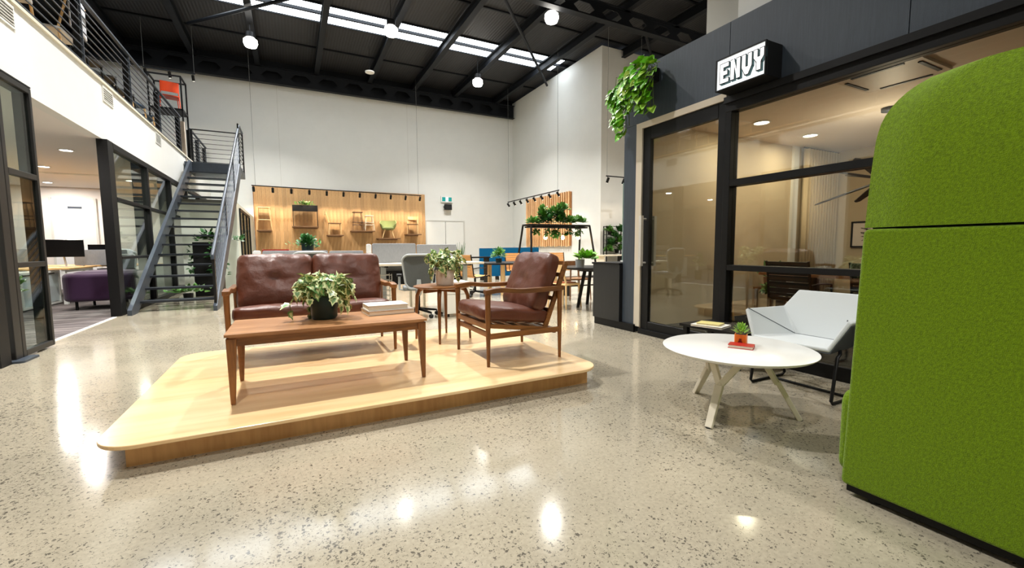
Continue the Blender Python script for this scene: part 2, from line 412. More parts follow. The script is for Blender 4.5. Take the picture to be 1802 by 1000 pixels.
def dup(root, loc, rz, label=None, group=None, sc=None):
    r = root.copy(); COL.objects.link(r); r.location = loc; r.rotation_euler = (0, 0, rz)
    if label: r['label'] = label
    if group: r['group'] = group
    if sc: r.scale = (sc, sc, sc)
    for ch in root.children:
        c = ch.copy(); COL.objects.link(c); c.parent = r
        for g in ch.children:
            d = g.copy(); COL.objects.link(d); d.parent = c
    return r
def light(name, kind, loc, power, color=(255, 246, 232), size=.3, parent=None, aim=None, angle=60, blend=.6, spread=180):
    ld = bpy.data.lights.new(name, kind); ld.energy = power; ld.color = lin(color)
    if kind == 'AREA':
        ld.shape = 'DISK'; ld.size = size; ld.spread = math.radians(spread)
    elif kind == 'SPOT':
        ld.spot_size = math.radians(angle); ld.spot_blend = blend; ld.shadow_soft_size = size
    else: ld.shadow_soft_size = size
    o = bpy.data.objects.new(name, ld); COL.objects.link(o); o.location = loc
    if parent is not None: o.parent = parent
    if aim is not None:
        o.rotation_euler = Vector(aim).to_track_quat('-Z', 'Y').to_euler()
    return o
B = lambda *a: MB().box(*a)
def rrect(x0, y0, x1, y1, r, n=8):
    o = []
    for cx, cy, a0 in ((x1-r, y1-r, 0), (x0+r, y1-r, PI/2), (x0+r, y0+r, PI), (x1-r, y0+r, 1.5*PI)):
        for i in range(n+1):
            t = a0+PI/2*i/n; o.append((cx+r*math.cos(t), cy+r*math.sin(t)))
    return o
def rotY(a): return Matrix.Rotation(a, 3, 'Y')
def rotX(a): return Matrix.Rotation(a, 3, 'X')
def rotZ(a): return Matrix.Rotation(a, 3, 'Z')

# ================================================================== SETTING
YB, XR, ZR = 20.3, 10.5, 8.5          # back wall, right wall, roof
XL, XS = -2.62, 3.92                  # mezzanine face, shopfront face
YF = -5.0
struct('floor', B(XL, YF, -.12, 15, YB+.2, 0), FLOOR, 'polished beige concrete floor with dark exposed aggregate')
struct('floor_office', B(-9.2, YF, -.12, XL, 16.9, 0), CARP, 'streaky grey office carpet beyond the glazed opening')
# roof with its steel
ceil = struct('ceiling', B(-9.2, YF, ZR+.1, 15, YB+.2, ZR+.2), ROOF, 'high dark warehouse roof with steel rafters')
for x in (-4.9, -2.85, -.8, 1.28, 3.36, 5.3, 7.25, 9.4, 11.5, 13.6):
    MB().box(x-.09, YF, ZR-.02, x+.09, YB, ZR).box(x-.012, YF, ZR-.28, x+.012, YB, ZR-.02).box(x-.09, YF, ZR-.3, x+.09, YB, ZR-.28).build('rafter', ROOFST, ceil)
for i, y in enumerate((1, 5.4, 9.8, 12.9, 14.95, 16.15, 18.2)):
    B(-9.2, y-.03, ZR+.05, 15, y+.03, ZR+.1).build('purlin', ROOFST, ceil)
for y0, y1 in ((15.02, 15.38), (15.5, 16.08)):
    for x0, x1 in ((-8.8, -4.9), (-4.8, -.85), (-.75, 1.23), (1.33, 3.31), (3.41, 5.25), (5.35, 7.2), (7.3, 9.35), (9.45, 10.15)):
        B(x0, y0, ZR+.07, x1, y1, ZR+.095).build('skylight_panel', SKYL, ceil)
B(-9.2, 15.4, ZR-.01, 15, 15.48, ZR+.09).build('purlin', ROOFST, ceil)
def castellated(y, z0, z1, x0, x1):
    mb = MB(); p = 1.02; n = int((x1-x0)/p); zm = (z0+z1)/2; h = (z1-z0)*.62/2; t = .012
    for i in range(n):
        a = x0+i*p; b = a+p; l = a+p*.14; r = b-p*.14; q = p*.17
        up = [(a, z1), (b, z1), (b, zm), (r, zm), (r-q, zm+h), (l+q, zm+h), (l, zm), (a, zm)]
        dn = [(a, z0), (b, z0), (b, zm), (r, zm), (r-q, zm-h), (l+q, zm-h), (l, zm), (a, zm)]
        mb.prism(up, y-t, y+t, 'y'); mb.prism(dn, y-t, y+t, 'y')
    mb.box(x0, y-.11, z0-.02, x1, y+.11, z0); mb.box(x0, y-.11, z1, x1, y+.11, z1+.02)
    return mb.build('castellated_beam', ROOFST, ceil)
castellated(YB-.35, 7.62, 8.2, -9.0, 10.4)
castellated(10.6, 7.75, 8.2, -9.0, 14.9)
castellated(2.0, 7.75, 8.2, -9.0, 14.9)
for a, b in (((5.0, 10.7, 8.15), (10.3, 16.6, 8.15)), ((-2.5, 17.0, 8.1), (3.6, 10.7, 8.1)), ((-5.5, 12.5, 8.1), (-.9, 12.9, 8.12)), ((10.3, 10.8, 8.1), (14.8, 14.5, 8.1))):
    MB().cyl(a, b, .05, n=8).build('brace_rod', ROOFST, ceil, smooth=True)
# back wall
wb = struct('wall_back', MB().box(-9.2, YB, 3.6, 15, YB+.2, 7.72).box(XL-.2, YB, 0, 15, YB+.2, 3.6), WHITE, 'tall white back wall under the dark roof')
B(-9.2, YB+.02, 7.72, 15, YB+.2, ZR+.1).build('dark_gable_band', ROOFST, wb)
for x in (-5.4, -.2, 5.05):
    B(x-.006, YB-.003, 3.7, x+.006, YB+.01, 7.7).build('panel_joint', GREYW, wb)
struct('baseboard_back', B(-1.2, YB-.02, 0, XR, YB, .1), GREYW, 'pale skirting along the back wall')
# right wall and recess
struct('wall_right', B(XR, 13.1, 0, XR+.2, YB, 8.46), WHITE, 'tall white right wall behind the slatted timber panel')
struct('wall_right_return', B(XR+.2, 13.1, 0, 15, 13.3, 8.46), WHITE, 'white return wall beside the dark office box')
struct('wall_right_far', B(14.9, YF, 0, 15, 13.1, 8.6), WARMW, 'outer right wall of the hall')
struct('wall_front', B(-9.2, YF-.2, 0, 15, YF, 8.6), WHITE, 'wall behind the camera')
struct('wall_left_outer', B(-9.3, YF, 0, -9.2, YB, 8.6), mat('grey_outer_wall', (120, 120, 120), .7), 'outer left wall behind the mezzanine')
# mezzanine
struct('wall_left', MB().box(XL-.14, YF, 2.9, XL, YB, 3.83), WHITE, 'long white mezzanine front above the glazed office')
struct('trim_1', B(XL-.16, YF, 3.83, XL+.03, YB, 3.87), mat('cream_capping', (222, 216, 198), .5), 'cream capping along the mezzanine edge')
struct('mezzanine_floor', B(-9.2, YF, 3.5, XL-.14, YB, 3.62), mat('mezz_carpet', (60, 56, 54), .9), 'dark carpeted mezzanine floor')
struct('ceiling_office', B(-9.2, YF, 2.9, XL-.14, 16.9, 3.0), mat('office_soffit', (236, 232, 228), .7), 'flat pale ceiling of the open office under the mezzanine')
struct('wall_office_back', B(-9.2, 16.8, 0, XL-.1, 16.95, 2.9), WARMW, 'pinkish white end wall of the office')
for y, w_ in ((6.72, .52), (9.76, .46), (12.88, .46)):
    t = thing('air_vent', {6.72: 'white louvred air vent on mezzanine front, nearest the camera at top left', 9.76: 'white louvred air vent on mezzanine front above the dark column', 12.88: 'small white louvred air vent on mezzanine front nearest the stairs'}[y], 'vent', (XL, y, 3.55), group='mezzanine vents')
    MB().box(0, -w_/2, 0, .014, w_/2, .02).box(0, -w_/2, .23, .014, w_/2, .25).box(0, -w_/2, .02, .014, -w_/2+.02, .23).box(0, w_/2-.02, .02, .014, w_/2, .23).build('frame', WHITE, t)
    B(0, -w_/2+.02, .02, .002, w_/2-.02, .23).build('backing', BLACK, t)
    for k in range(6): MB().bar((.007, -w_/2+.02, .04+.036*k), (.007, w_/2-.02, .04+.036*k), .018, .012).build('louvre', GREYW, t)

# ------------------------------------------------------------------ left office glazing
def frame_rects(root, x0, x1, bars, m):
    for (y0, z0, y1, z1, nm) in bars: B(x0, y0, z0, x1, y1, z1).build(nm, m, root, bevel=.004, seg=1)
d2 = sroot('door_2', 'dark framed sliding glass leaf at the office opening, left edge of picture', (-2.5, 6.0, 0))
frame_rects(d2, -.03, .03, [(0, .02, .125, 2.88, 'stile'), (.135, .02, .2, 2.88, 'stile'), (.755, .02, .8, 2.88, 'stile'), (.2, .02, .755, .08, 'rail'), (.2, .93, .755, .985, 'rail'), (.2, 1.88, .755, 1.94, 'rail'), (.2, 2.82, .755, 2.88, 'rail')], DARKF)
B(-.11, .758, .02, -.032, .795, 2.88).build('stile', BLACK, d2)
B(-.11, .2, 2.82, -.032, .757, 2.88).build('rail', BLACK, d2)
for z0, z1 in ((.08, .93), (.985, 1.88), (1.94, 2.82)): B(-.006, .2, z0, .006, .755, z1).build('pane', GLASST, d2)
MB().prism(rrect(.0, -.1, .12, .22, .03), 0, .02).build('floor_guide', STEEL, d2)
struct('trim_2', B(XL-.02, 5.72, 0, -2.46, 5.89, 2.9), BLACK, 'dark jamb beside the sliding leaf')
struct('trim_3', MB().box(XL-.12, 5.0, 0, XL, 5.72, 2.9).box(XL, 5.89, .09, -2.52, 6.0, 2.9), WHITE, 'white wall strip beside the office door jamb')
struct('trim_4', B(-2.54, 5.95, 2.885, -2.47, 6.8, 2.9), BLACK, 'dark sliding track over the office opening')
struct('trim_5', B(-2.7, 9.36, 0, -2.56, 9.6, 2.9), BLACK, 'broad black column where the office glazing starts')
struct('trim_6', B(XL-.03, 6.8, -.01, XL+.02, 9.27, .006), LAM, 'thin pale threshold strip between carpet and concrete')
w2 = sroot('window_2', 'dark framed full height office glazing beside the stairs', (-2.62, 9.62, 0))
fr = [(0, 0, 10.5, .08, 'sill'), (0, 2.8, 10.5, 2.9, 'head')]
ys = [0, 1.95, 3.9, 5.85, 7.8, 10.45]
for k, y in enumerate(ys[1:-1]): fr.append((y-.05, .08, y+.05, 2.8, 'mullion'))
for k in range(5):
    a = ys[k]+(.05 if k else 0); b = ys[k+1]-.05
    fr.append((a, .95, b, 1.0, 'transom')); fr.append((a, 1.95, b, 2.0, 'transom'))
    for z0, z1 in ((.08, .95), (1.0, 1.95), (2.0, 2.8)): B(-.006, a, z0, .006, b, z1).build('pane', GLASST, w2)
frame_rects(w2, -.06, .06, fr, BLACK)
for y in ys[1:3]: B(-.2, y-.05, 0, -.06, y+.05, 2.9).build('mullion_fin', BLACK, w2)

# ------------------------------------------------------------------ small white room under the landing
sb = struct('wall_store', MB().box(-2.5, 14.0, 0, -1.25, 14.1, 2.35).box(-1.35, 14.1, 0, -1.25, YB, 2.35).box(-2.5, 14.0, 2.35, -1.25, YB, 2.4), mat('pale_green_white', (214, 222, 212), .35), 'low pale room tucked under the stair landing')
B(-2.52, 13.97, 2.35, -1.23, 14.0, 2.43).build('top_edge', mat('grey_edge', (120, 122, 118), .5), sb)
w3 = sroot('window_3', 'black framed glass slots on the low room beside the oak panel', (-1.24, 14.6, 0))
frame_rects(w3, -.02, .03, [(0, .1, .07, 2.28, 'stile'), (.95, .1, 1.02, 2.28, 'stile'), (2.1, .1, 2.17, 2.28, 'stile'), (3.2, .1, 3.27, 2.28, 'stile'), (.07, 2.2, 3.2, 2.28, 'rail'), (.07, .1, 3.2, .16, 'rail')], BLACK)
for a, b in ((.07, .95), (1.02, 2.1), (2.17, 3.2)): B(.0, a, .16, .008, b, 2.2).build('pane', GLASST, w3)

# ------------------------------------------------------------------ right: dark office box
SY = 4.42
wf = sroot('wall_fascia', 'charcoal panelled fascia above the glazed meeting room', (XS, 0, 0))
js = [SY, 2.93, 1.53, .13, -1.27, -2.67, -4.1]
for a, b in zip(js[:-1], js[1:]):
    B(0, b+.003, 2.62 if a == SY else 2.55, .1, a-.003, 3.28).build('panel', CHAR, wf)
B(.1, -4.1, 2.62, .12, SY, 3.26).build('backing', BLACK, wf)
B(0, 4.2, .0, .1, SY-.003, 2.617).build('panel', CHAR, wf)
struct('baseboard_right', B(XS-.03, 4.17, 0, XS, SY+.55, .1), BLACK, 'black skirting under the dark counter end')
struct('trim_7', MB().box(XS+.0, 4.1, .08, XS+.1, 4.2, 2.62).box(XS, 2.95, 2.55, XS+.1, 4.1, 2.62), mat('beige_reveal', (206, 196, 178), .6), 'beige reveal around the sliding glass door')
d1 = sroot('door_1', 'black framed sliding glass door with steel pull handles', (XS+.05, 2.95, 0))
frame_rects(d1, -.03, .03, [(0, .06, .1, 2.55, 'stile'), (1.03, .06, 1.15, 2.55, 'stile'), (.1, .06, 1.03, .16, 'rail'), (.1, 2.4, 1.03, 2.55, 'rail')], BLACK)
B(-.006, .1, .16, .006, 1.03, 2.4).build('pane', GLASS, d1)
for sx in (-1, 1):
    MB().cyl((sx*.03, 1.08, 1.44), (sx*.11, 1.08, 1.44), .012).cyl((sx*.03, 1.08, .9), (sx*.11, 1.08, .9), .012).box(sx*.09, 1.06, .86, sx*.13, 1.1, 1.48).build('pull_handle', SILVER, d1)
w1 = sroot('window_1', 'large black framed three row window of the meeting room', (XS+.05, 2.88, 0))
frame_rects(w1, -.06, .06, [(-6.8, 2.42, .07, 2.55, 'head'), (-6.8, 0, .07, .12, 'sill'), (0, .12, .07, 2.42, 'mullion'), (-3.4, .12, -3.33, 2.42, 'mullion'), (-3.33, .855, 0, .91, 'transom'), (-3.33, 1.69, 0, 1.755, 'transom'), (-6.8, .855, -3.4, .91, 'transom'), (-6.8, 1.69, -3.4, 1.755, 'transom')], BLACK)
for a, b in ((-3.33, 0), (-6.8, -3.4)):
    for z0, z1 in ((.12, .855), (.91, 1.69), (1.755, 2.42)): B(-.006, a, z0, .006, b, z1).build('pane', GLASS, w1)
B(-.09, -6.8, 2.5, .0, .07, 2.56).build('head_flashing', BLACK, w1)
struct('trim_8', B(XS-.02, 2.95, 0, XS+.1, 4.1, .06), BLACK, 'black floor track under the sliding door')
# interior of the box
struct('floor_meeting', B(XS+.1, YF, -.02, 8.6, SY-.1, .012), CARP2, 'dark carpet of the meeting room')
struct('wall_meeting_end', B(XS+.1, SY-.1, 0, 8.7, SY, 3.26), BEIGE, 'beige end wall of the meeting room')
struct('wall_meeting_back', B(8.6, YF, 0, 8.7, SY-.1, 3.26), BEIGE, 'beige back wall of the meeting room')
struct('ceiling_meeting', B(XS+.12, YF, 2.72, 8.6, SY-.1, 2.8), mat('meeting_ceiling', (230, 216, 202), .7), 'flat ceiling of the meeting room')
struct('roof_meeting', B(XS+.1, YF, 3.26, 8.7, SY, 3.3), BLACK, 'dark lid of the meeting room box')
# white walls above the box
struct('wall_upper_right', B(4.12, YF, 3.3, 4.3, 3.0, 8.6), WHITE, 'white upper wall above the charcoal fascia')
struct('wall_upper_right_far', B(5.4, 3.0, 3.3, 5.5, SY, 5.4), GREYW, 'grey upper wall set back above the box')
# black counter beside the box
ct = thing('reception_counter', 'black panelled counter at the end of the meeting room box', 'counter', (XS, SY, 0))
B(-.05, .003, .1, .55, .56, .86).build('body', mat('black_woodgrain', (24, 25, 27), .45, var=.2, vscale=6, stretch=(8, 8, .5)), ct)
B(-.02, .003, 0, .52, .54, .1).build('plinth', BLACK, ct)
B(-.06, .003, .86, .57, .58, .885).build('worktop', BLACK, ct)
gp = thing('glass_screen', 'grey green tinted glass screen standing on the black counter', 'screen', (4.25, SY+.03, .885))
B(0, 0, 0, .02, .36, 1.12).build('pane', TEALP, gp)
B(-.01, 0, -.0, .03, .38, .02).build('channel', WHITE, gp)

# ================================================================== LAMPS OF THE HALL
def highbay(x, y, label, k=1.0):
    t = thing('high_bay_lamp', label, 'lamp', (x, y, 7.5), group='high bay lamps')
    MB().lathe([(.02, .0), (.16, .0), (.2, .1), (.19, .2), (.12, .26), (.03, .28)], 24).build('lens', EMITL, t, smooth=True)
    MB().lathe([(.05, .26), (.13, .27), (.13, .42), (.06, .46), (.02, .46)], 20).build('driver_housing', BLACK, t, smooth=True)
    MB().cyl((0, 0, .46), (0, 0, 1.1), .008, n=6).build('hanger', BLACK, t)
    light('lamp_light', 'AREA', (0, 0, -.03), LAMP_W*k, (255, 252, 247), .32, t, spread=118)
highbay(-.82, 16.4, 'bright high bay lamp hanging leftmost, above the stair top')
highbay(3.0, 13.7, 'bright high bay lamp hanging against the skylight strip')
highbay(6.9, 16.3, 'bright high bay lamp hanging near the tall right wall corner')
highbay(6.92, 10.9, 'bright high bay lamp hanging highest, nearest the dark roof beam')
for x, y, k, lb in ((-.82, 10.9, 1.1, 'above the foot of the stairs'), (3.0, 8.2, 1.5, 'above the long black table'), (-.82, 5.4, 1.2, 'above the leather sofa'), (6.9, 5.4, 1.2, 'above the meeting room box'), (-.82, -.1, .45, 'behind the camera on the left, added as front fill'), (3.0, -2.8, .6, 'behind the camera on the right, added as front fill'), (12.6, 8.0, 1, 'over the recess beyond the counter')):  # the pair behind the camera is added fill for camera-facing fronts
    highbay(x, y, 'high bay lamp out of view '+lb, k)
t = thing('ceiling_sensor', 'small unlit white disc hanging under the roof mid picture', 'sensor', (2.9, 17.0, 7.55))
MB().lathe([(.02, 0), (.16, .0), (.17, .04), (.1, .07), (.02, .07)], 20).build('disc', mat('opal', (235, 232, 226), .4), t, smooth=True)
MB().cyl((0, 0, .07), (0, 0, .95), .006, n=6).build('rod', BLACK, t)
# downlights
def downlight(x, y, z, label, grp, p=DOWN_W, r=.09, col=(255, 236, 210)):
    t = thing('downlight', label, 'downlight', (x, y, z), group=grp)
    MB().lathe([(r, 0), (r+.02, -.004), (r+.02, -.008), (r, -.012), (r-.005, -.006)], 24).build('bezel', WHITE, t, smooth=True)
    MB().lathe([(.01, -.008), (r-.004, -.008), (r-.004, -.002), (.01, -.002)], 24).build('lens', EMITD, t)
    light('downlight_light', 'AREA', (0, 0, -.02), p, col, r*1.8, t)
downlight(-3.49, 10.66, 2.9, 'round downlight in the office ceiling nearest the opening', 'office downlights', p=55, col=(255, 248, 240))
downlight(-5.59, 15.8, 2.9, 'round downlight in the office ceiling near the end wall', 'office downlights', p=55, col=(255, 248, 240))
downlight(-3.5, 7.4, 2.9, 'round downlight in the office ceiling seen through the sliding leaf', 'office downlights', p=55, col=(255, 248, 240))
downlight(-4.6, 12.9, 2.9, 'round downlight in the office ceiling behind the dark column', 'office downlights', p=55, col=(255, 248, 240))
downlight(-3.6, 14.6, 2.9, 'round downlight in the office ceiling behind the stairs', 'office downlights', p=55, col=(255, 248, 240))
downlight(-6.6, 11.5, 2.9, 'round downlight deep in the office ceiling', 'office downlights', p=55, col=(255, 248, 240))
downlight(5.6, 3.68, 2.72, 'round downlight in meeting room ceiling nearest the sliding door', 'meeting room downlights')
downlight(6.9, 3.78, 2.72, 'round downlight in meeting room ceiling farther from the door', 'meeting room downlights')
downlight(5.6, 1.4, 2.72, 'round downlight in meeting room ceiling above the green sofa', 'meeting room downlights')
downlight(7.4, 1.4, 2.72, 'round downlight in meeting room ceiling hidden behind the green sofa', 'meeting room downlights')
t = thing('ceiling_diffuser', 'slim rectangular air diffuser in the office ceiling', 'diffuser', (-4.45, 13.9, 2.9))
MB().box(-.6, -.1, -.012, .6, .1, 0).build('plate', WHITE, t); B(-.5, -.05, -.014, .5, .05, -.011).build('slot', GREYW, t)
t = thing('air_conditioner_cassette', 'square ceiling air conditioner cassette in the meeting room', 'air conditioner', (5.15, 2.12, 2.72))
MB().prism(rrect(-.33, -.33, .33, .33, .03), -.03, 0).build('panel', mat('cassette', (206, 188, 170), .5), t)
for a in range(4): MB().cbox(Vector((.28*math.cos(a*PI/2), .28*math.sin(a*PI/2), -.032)), (.03, .4, .012), rotZ(a*PI/2)).build('air_slot', BLACK, t)

# track lights: rail with spot heads
def track(name, label, a, b, n, aim, power, ends=True, hang=0, tilt=None, angle=75, col=(255, 232, 202)):
    a, b = Vector(a), Vector(b)
    t = thing(name, label, 'track light', a)
    MB().bar((0, 0, 0), b-a, .035, .035).build('rail', BLACK, t)
    aim = Vector(aim).normalized()
    for i in range(n):
        p = (b-a)*((i+.1)/(n-.8))
        h = MB().cyl(p+Vector((0, 0, -.02)), p+Vector((0, 0, -.09)), .012, n=6)
        q = p+Vector((0, 0, -.14))
        h.cyl(q-aim*.09, q+aim*.09, .045, n=12)
        s = h.build('spot_head', BLACK, t, smooth=True)
        MB().cyl(q+aim*.086, q+aim*.094, .036, n=12).build('lens', EMITD, s)
        light('spot_light', 'SPOT', q+aim*.11, power, col, .04, t, aim, angle, .8)
    if hang:
        for f in (.02, .98):
            MB().cyl((b-a)*f, (b-a)*f+Vector((0, 0, hang)), .006, n=5).build('suspension_wire', mat('grey_wire', (120, 122, 120), .5), t)
    return t
track('track_light', 'black track with a row of spot heads above the oak display panel', (-1.2, 19.3, 3.53), (5.35, 19.3, 3.45), 11, (0, .55, -.85), SPOT_W, hang=5.07)
track('track_light', 'short black track with spot heads beside the slatted timber panel', (9.35, 18.6, 3.26), (9.35, 14.2, 3.3), 8, (.6, 0, -.8), SPOT_W*.42, hang=5.3)
track('track_light', 'black track stub with two spots by the white return wall', (9.85, 12.0, 3.55), (11.4, 12.0, 3.55), 3, (0, .5, -.85), SPOT_W*.28, hang=5.05)
track('track_light', 'black track with two spots hung above the mezzanine end', (-4.0, 18.4, 7.05), (-2.6, 18.4, 7.05), 3, (0, .5, -.85), 20, hang=1.55)

# ================================================================== STAIRS AND RAILINGS
st = thing('staircase', 'charcoal steel open riser staircase climbing to the mezzanine', 'staircase', (-1.85, 9.4, 0))
SL = .2087/.354
def sz(y): return .19+(y-.53)*SL          # tread height at local y
for s in (-1, 1):
    x = s*.6
    MB().prism([(-.05, 0), (.24, 0), (6.35, 3.62), (6.35, 3.36), (6.1, 3.36)][:5] if False else [(-.07, 0), (.26, 0), (6.2, 3.36), (6.2, 3.66), (6.0, 3.66), (-.07, .09)], x-.03, x+.03, 'x').build('stringer', STEEL, st)
tr = MB().box(-.57, -.12, -.035, .57, .13, 0).mesh('tread', STEELD)
for k in range(16): obj('tread', tr, st, (0, .53+.354*k, .19+.2087*k))
MB().box(-.75, 6.2, 3.44, .62, 7.75, 3.62).build('landing_deck', STEELD, st)
MB().box(-.75, 6.16, 3.38, .62, 6.2, 3.65).build('landing_nosing', STEEL, st)
for x in (-.55, .55): B(x-.05, 7.55, 0, x+.05, 7.65, 2.35 if False else .02).build('foot_plate', STEEL, st)
def hz(y): return 1.02+y*SL
MB().tube([(.6, -.02, .93), (.6, -.03, 1.0), (.6, .05, 1.05), (.6, 6.6, hz(6.6)), (.6, 6.8, hz(6.65)), (.6, 7.75, hz(6.65))], .03, 10).build('handrail', STEEL, st, smooth=True)
MB().box(.58, .0, .02, .62, .12, 1.0).build('newel_post', BLACK, st)
for y in (2.2, 4.3, 6.25): B(.585, y, sz(y)+.02, .615, y+.06, hz(y)-.02).build('post', STEEL, st)
for k in range(1, 8):
    o = k*.115
    MB().bar((.6, .08, hz(.08)-o), (.6, 6.3, hz(6.3)-o), .016, .016).build('balustrade_bar', STEEL, st)
for k in range(0, 9): MB().cyl((.6, 6.35, 4.92-k*.13), (.6, 7.75, 4.92-k*.13), .009, n=6).build('balustrade_bar', BLACK, st)
for y in (6.3, 7.7): B(.58, y, 3.5, .62, y+.05, 4.9).build('post', BLACK, st)
lr = thing('landing_railing', 'black horizontal bar railing across the far side of the stair landing', 'railing', (-2.62, 17.12, 3.62))
MB().bar((0, 0, 1.3), (1.38, 0, 1.3), .05, .03).build('handrail', BLACK, lr)
for k in range(8): MB().cyl((0, 0, 1.17-k*.145), (1.38, 0, 1.17-k*.145), .009, n=6).build('rail_bar', BLACK, lr)
B(-.04, -.03, 0, .02, .03, 1.3).build('post', BLACK, lr)
def railing(name, label, y0, y1, posts):
    t = thing(name, label, 'railing', (-2.68, y0, 3.62))
    MB().bar((0, 0, 1.33), (0, y1-y0, 1.33), .06, .035).build('handrail', STEEL, t, bevel=.006)
    for k in range(8): MB().bar((0, 0, .36+k*.118), (0, y1-y0, .36+k*.118), .014, .014).build('rail_bar', STEEL, t)
    for p in posts:
        MB().box(-.012, p-y0-.012, 0, .012, p-y0+.012, 1.32).build('post', STEEL, t)
        MB().box(-.1, p-y0-.03, 0, -.02, p-y0+.03, 1.3).build('post_backing', BLACK, t)
    return t
railing('mezzanine_railing', 'long charcoal railing of thin horizontal bars along mezzanine edge', 2.0, 15.86, (2.4, 4.65, 6.88, 9.1, 11.35, 13.55, 15.75))
railing('mezzanine_railing', 'short railing with horizontal bars continuing beyond the stair landing', 17.2, 20.2, (17.3, 18.7, 20.1))
tag(B(-2.72, 15.9, 3.62, -2.6, 16.0, 4.85).build('timber_post', GREYWOOD), 'pale grey timber end post between railing and stair landing', 'post')

# ================================================================== DISPLAY PLATFORM
PZ = .142
pf = thing('display_platform', 'low birch plywood display platform with rounded corners', 'platform', (0, 0, 0))
MB().prism(rrect(-.92, 2.68, 2.2, 4.88, .2, 10), PZ-.022, PZ).build('deck', [BIRCH], pf, bevel=.003, seg=1)
for a in ((-.79, 2.77, 0, 2.1, 2.79, PZ-.022), (-.79, 4.76, 0, 2.1, 4.78, PZ-.022), (-.79, 2.79, 0, -.77, 4.76, PZ-.022), (2.08, 2.79, 0, 2.1, 4.76, PZ-.022)):
    B(*a).build('plinth_board', BIRCHE, pf)

# ================================================================== LEATHER SEATING (faces -x in its own frame)
def leg(parent, x, y, z0, z1, w0=.024, w1=.042, m=WALZ, dx=0, dy=0, name='leg'):
    MB().tube([(x, y, z0), (x-dx*.4, y-dy*.4, z0+(z1-z0)*.55), (x-dx, y-dy, z1)], [w0/2, (w0+w1)/4*1.12, w1/2], 10).build(name, m, parent, smooth=True)
def easy_chair(name, label, cat, W, nb, loc, rz, seed):
    t = thing(name, label, cat, loc, rz); h = W/2
    for s in (-1, 1):
        y = s*h
        leg(t, -.34, y, 0, .6, .026, .046); leg(t, .34, y, 0, .595, .026, .046)
        pts = [(-.365, y, .6), (-.2, y, .618), (0, y, .6), (.2, y, .598), (.37, y, .606)]
        pts = [(-.368+.738*i/16, y, .6+.018*math.exp(-((i/16-.18)/.16)**2)+.01*(i/16)**4) for i in range(17)]
        MB().sweep(pts, .055, .04).build('arm', WALX, t, bevel=.006)
        MB().bar((-.34, y, .245), (.34, y, .25), .022, .045).build('side_stretcher', WALX, t, bevel=.004)
        MB().bar((-.335, y*.93, .33), (.3, y*.93, .245), .03, .035).build('seat_rail', WALX, t, bevel=.004)
        MB().bar((.2, y*.9, .24), (.43, y*.9, .83), .028, .04).build('back_post', WALX, t, bevel=.004)
    MB().bar((-.335, -h, .325), (-.335, h, .325), .03, .05).build('front_rail', WALY, t, bevel=.004)
    MB().bar((-.325, -h, .255), (-.325, h, .255), .02, .045).build('front_rail', WALY, t, bevel=.004)
    MB().bar((.29, -h, .24), (.29, h, .24), .03, .045).build('rear_rail', WALY, t, bevel=.004)
    for k in range(6):
        q = .12+.86*k/5; MB().bar((.2+.23*q, -h*.9, .24+.59*q), (.2+.23*q, h*.9, .24+.59*q), .012, .035).build('back_slat', WALY, t)
    for k in range(5): MB().bar((-.25+.12*k, -h*.92, .315-.016*k), (-.25+.12*k, h*.92, .315-.016*k), .05, .012).build('seat_slat', WALY, t)
    cw = (W-.06)/nb
    for i in range(nb):
        cy = -h+.03+cw*(i+.5)
        MB().pillow((-.045, cy, .39), (.66, cw+.01, .15), rotY(math.radians(7)), 16, 9, 4.0, wr=.008, seed=seed+i).build('seat_cushion', LEATH, t, smooth='all')
        m = rotY(math.radians(90+22)) @ Matrix.Identity(3)
        MB().pillow((.235, cy, .65), (.54, cw+.015, .2), rotY(math.radians(-90+21)), 24, 9, 3.2, seam=True, wr=.011, seed=seed+i+5).build('back_cushion', LEATH, t, smooth='all')
    return t
easy_chair('armchair', 'brown leather armchair with walnut frame and open sides', 'armchair', .69, 1, (1.72, 3.46, PZ), 0, 1)
easy_chair('sofa', 'two seat brown leather sofa with curved walnut arms', 'sofa', 1.33, 2, (.19, 4.46, PZ), PI/2, 11)

# ================================================================== COFFEE TABLE
ctb = thing('coffee_table', 'rectangular walnut coffee table with tapered legs on the platform', 'coffee table', (.245, 3.375, PZ))
mb = MB(); mb.prism(rrect(-.625, -.315, .625, .315, .012, 3), .428, .444).prism(rrect(-.605, -.295, .605, .295, .01, 3), .418, .428)
mb.build('tabletop', WTOP, ctb)
for y in (-.27, .27): B(-.58, y-.011, .365, .58, y+.011, .418).build('apron', WALX, ctb)
for x in (-.585, .585): B(x-.011, -.26, .365, x+.011, .26, .418).build('apron', WALY, ctb)
for sx in (-1, 1):
    for sy in (-1, 1):
        MB().bar((sx*.6, sy*.275, 0), (sx*.59, sy*.27, .418), .026, .026, .058, .058, up=(0, 1, 0)).build('leg', WALZ, ctb, bevel=.006)

# round side table
sd = thing('side_table', 'round walnut side table with four curved legs on the platform', 'side table', (1.41, 4.36, PZ))
MB().lathe([(.27, .545), (.3, .556), (.3, .566), (.285, .57)], 40).build('tabletop', WALX, sd, smooth=True)
for a in (0, PI/2):
    MB().cbox((0, 0, .525), (.5, .03, .04), rotZ(math.radians(25)+a)).build('cross_rail', WALX, sd)
for k in range(4):
    a = math.radians(155)+k*PI/2; c, s = math.cos(a), math.sin(a)
    MB().tube([(.285*c, .285*s, 0), (.275*c, .275*s, .3), (.265*c, .265*s, .46), (.24*c, .24*s, .52), (.19*c, .19*s, .543)], [.011, .017, .02, .022, .018], 10).build('leg', WALZ, sd, smooth=True)

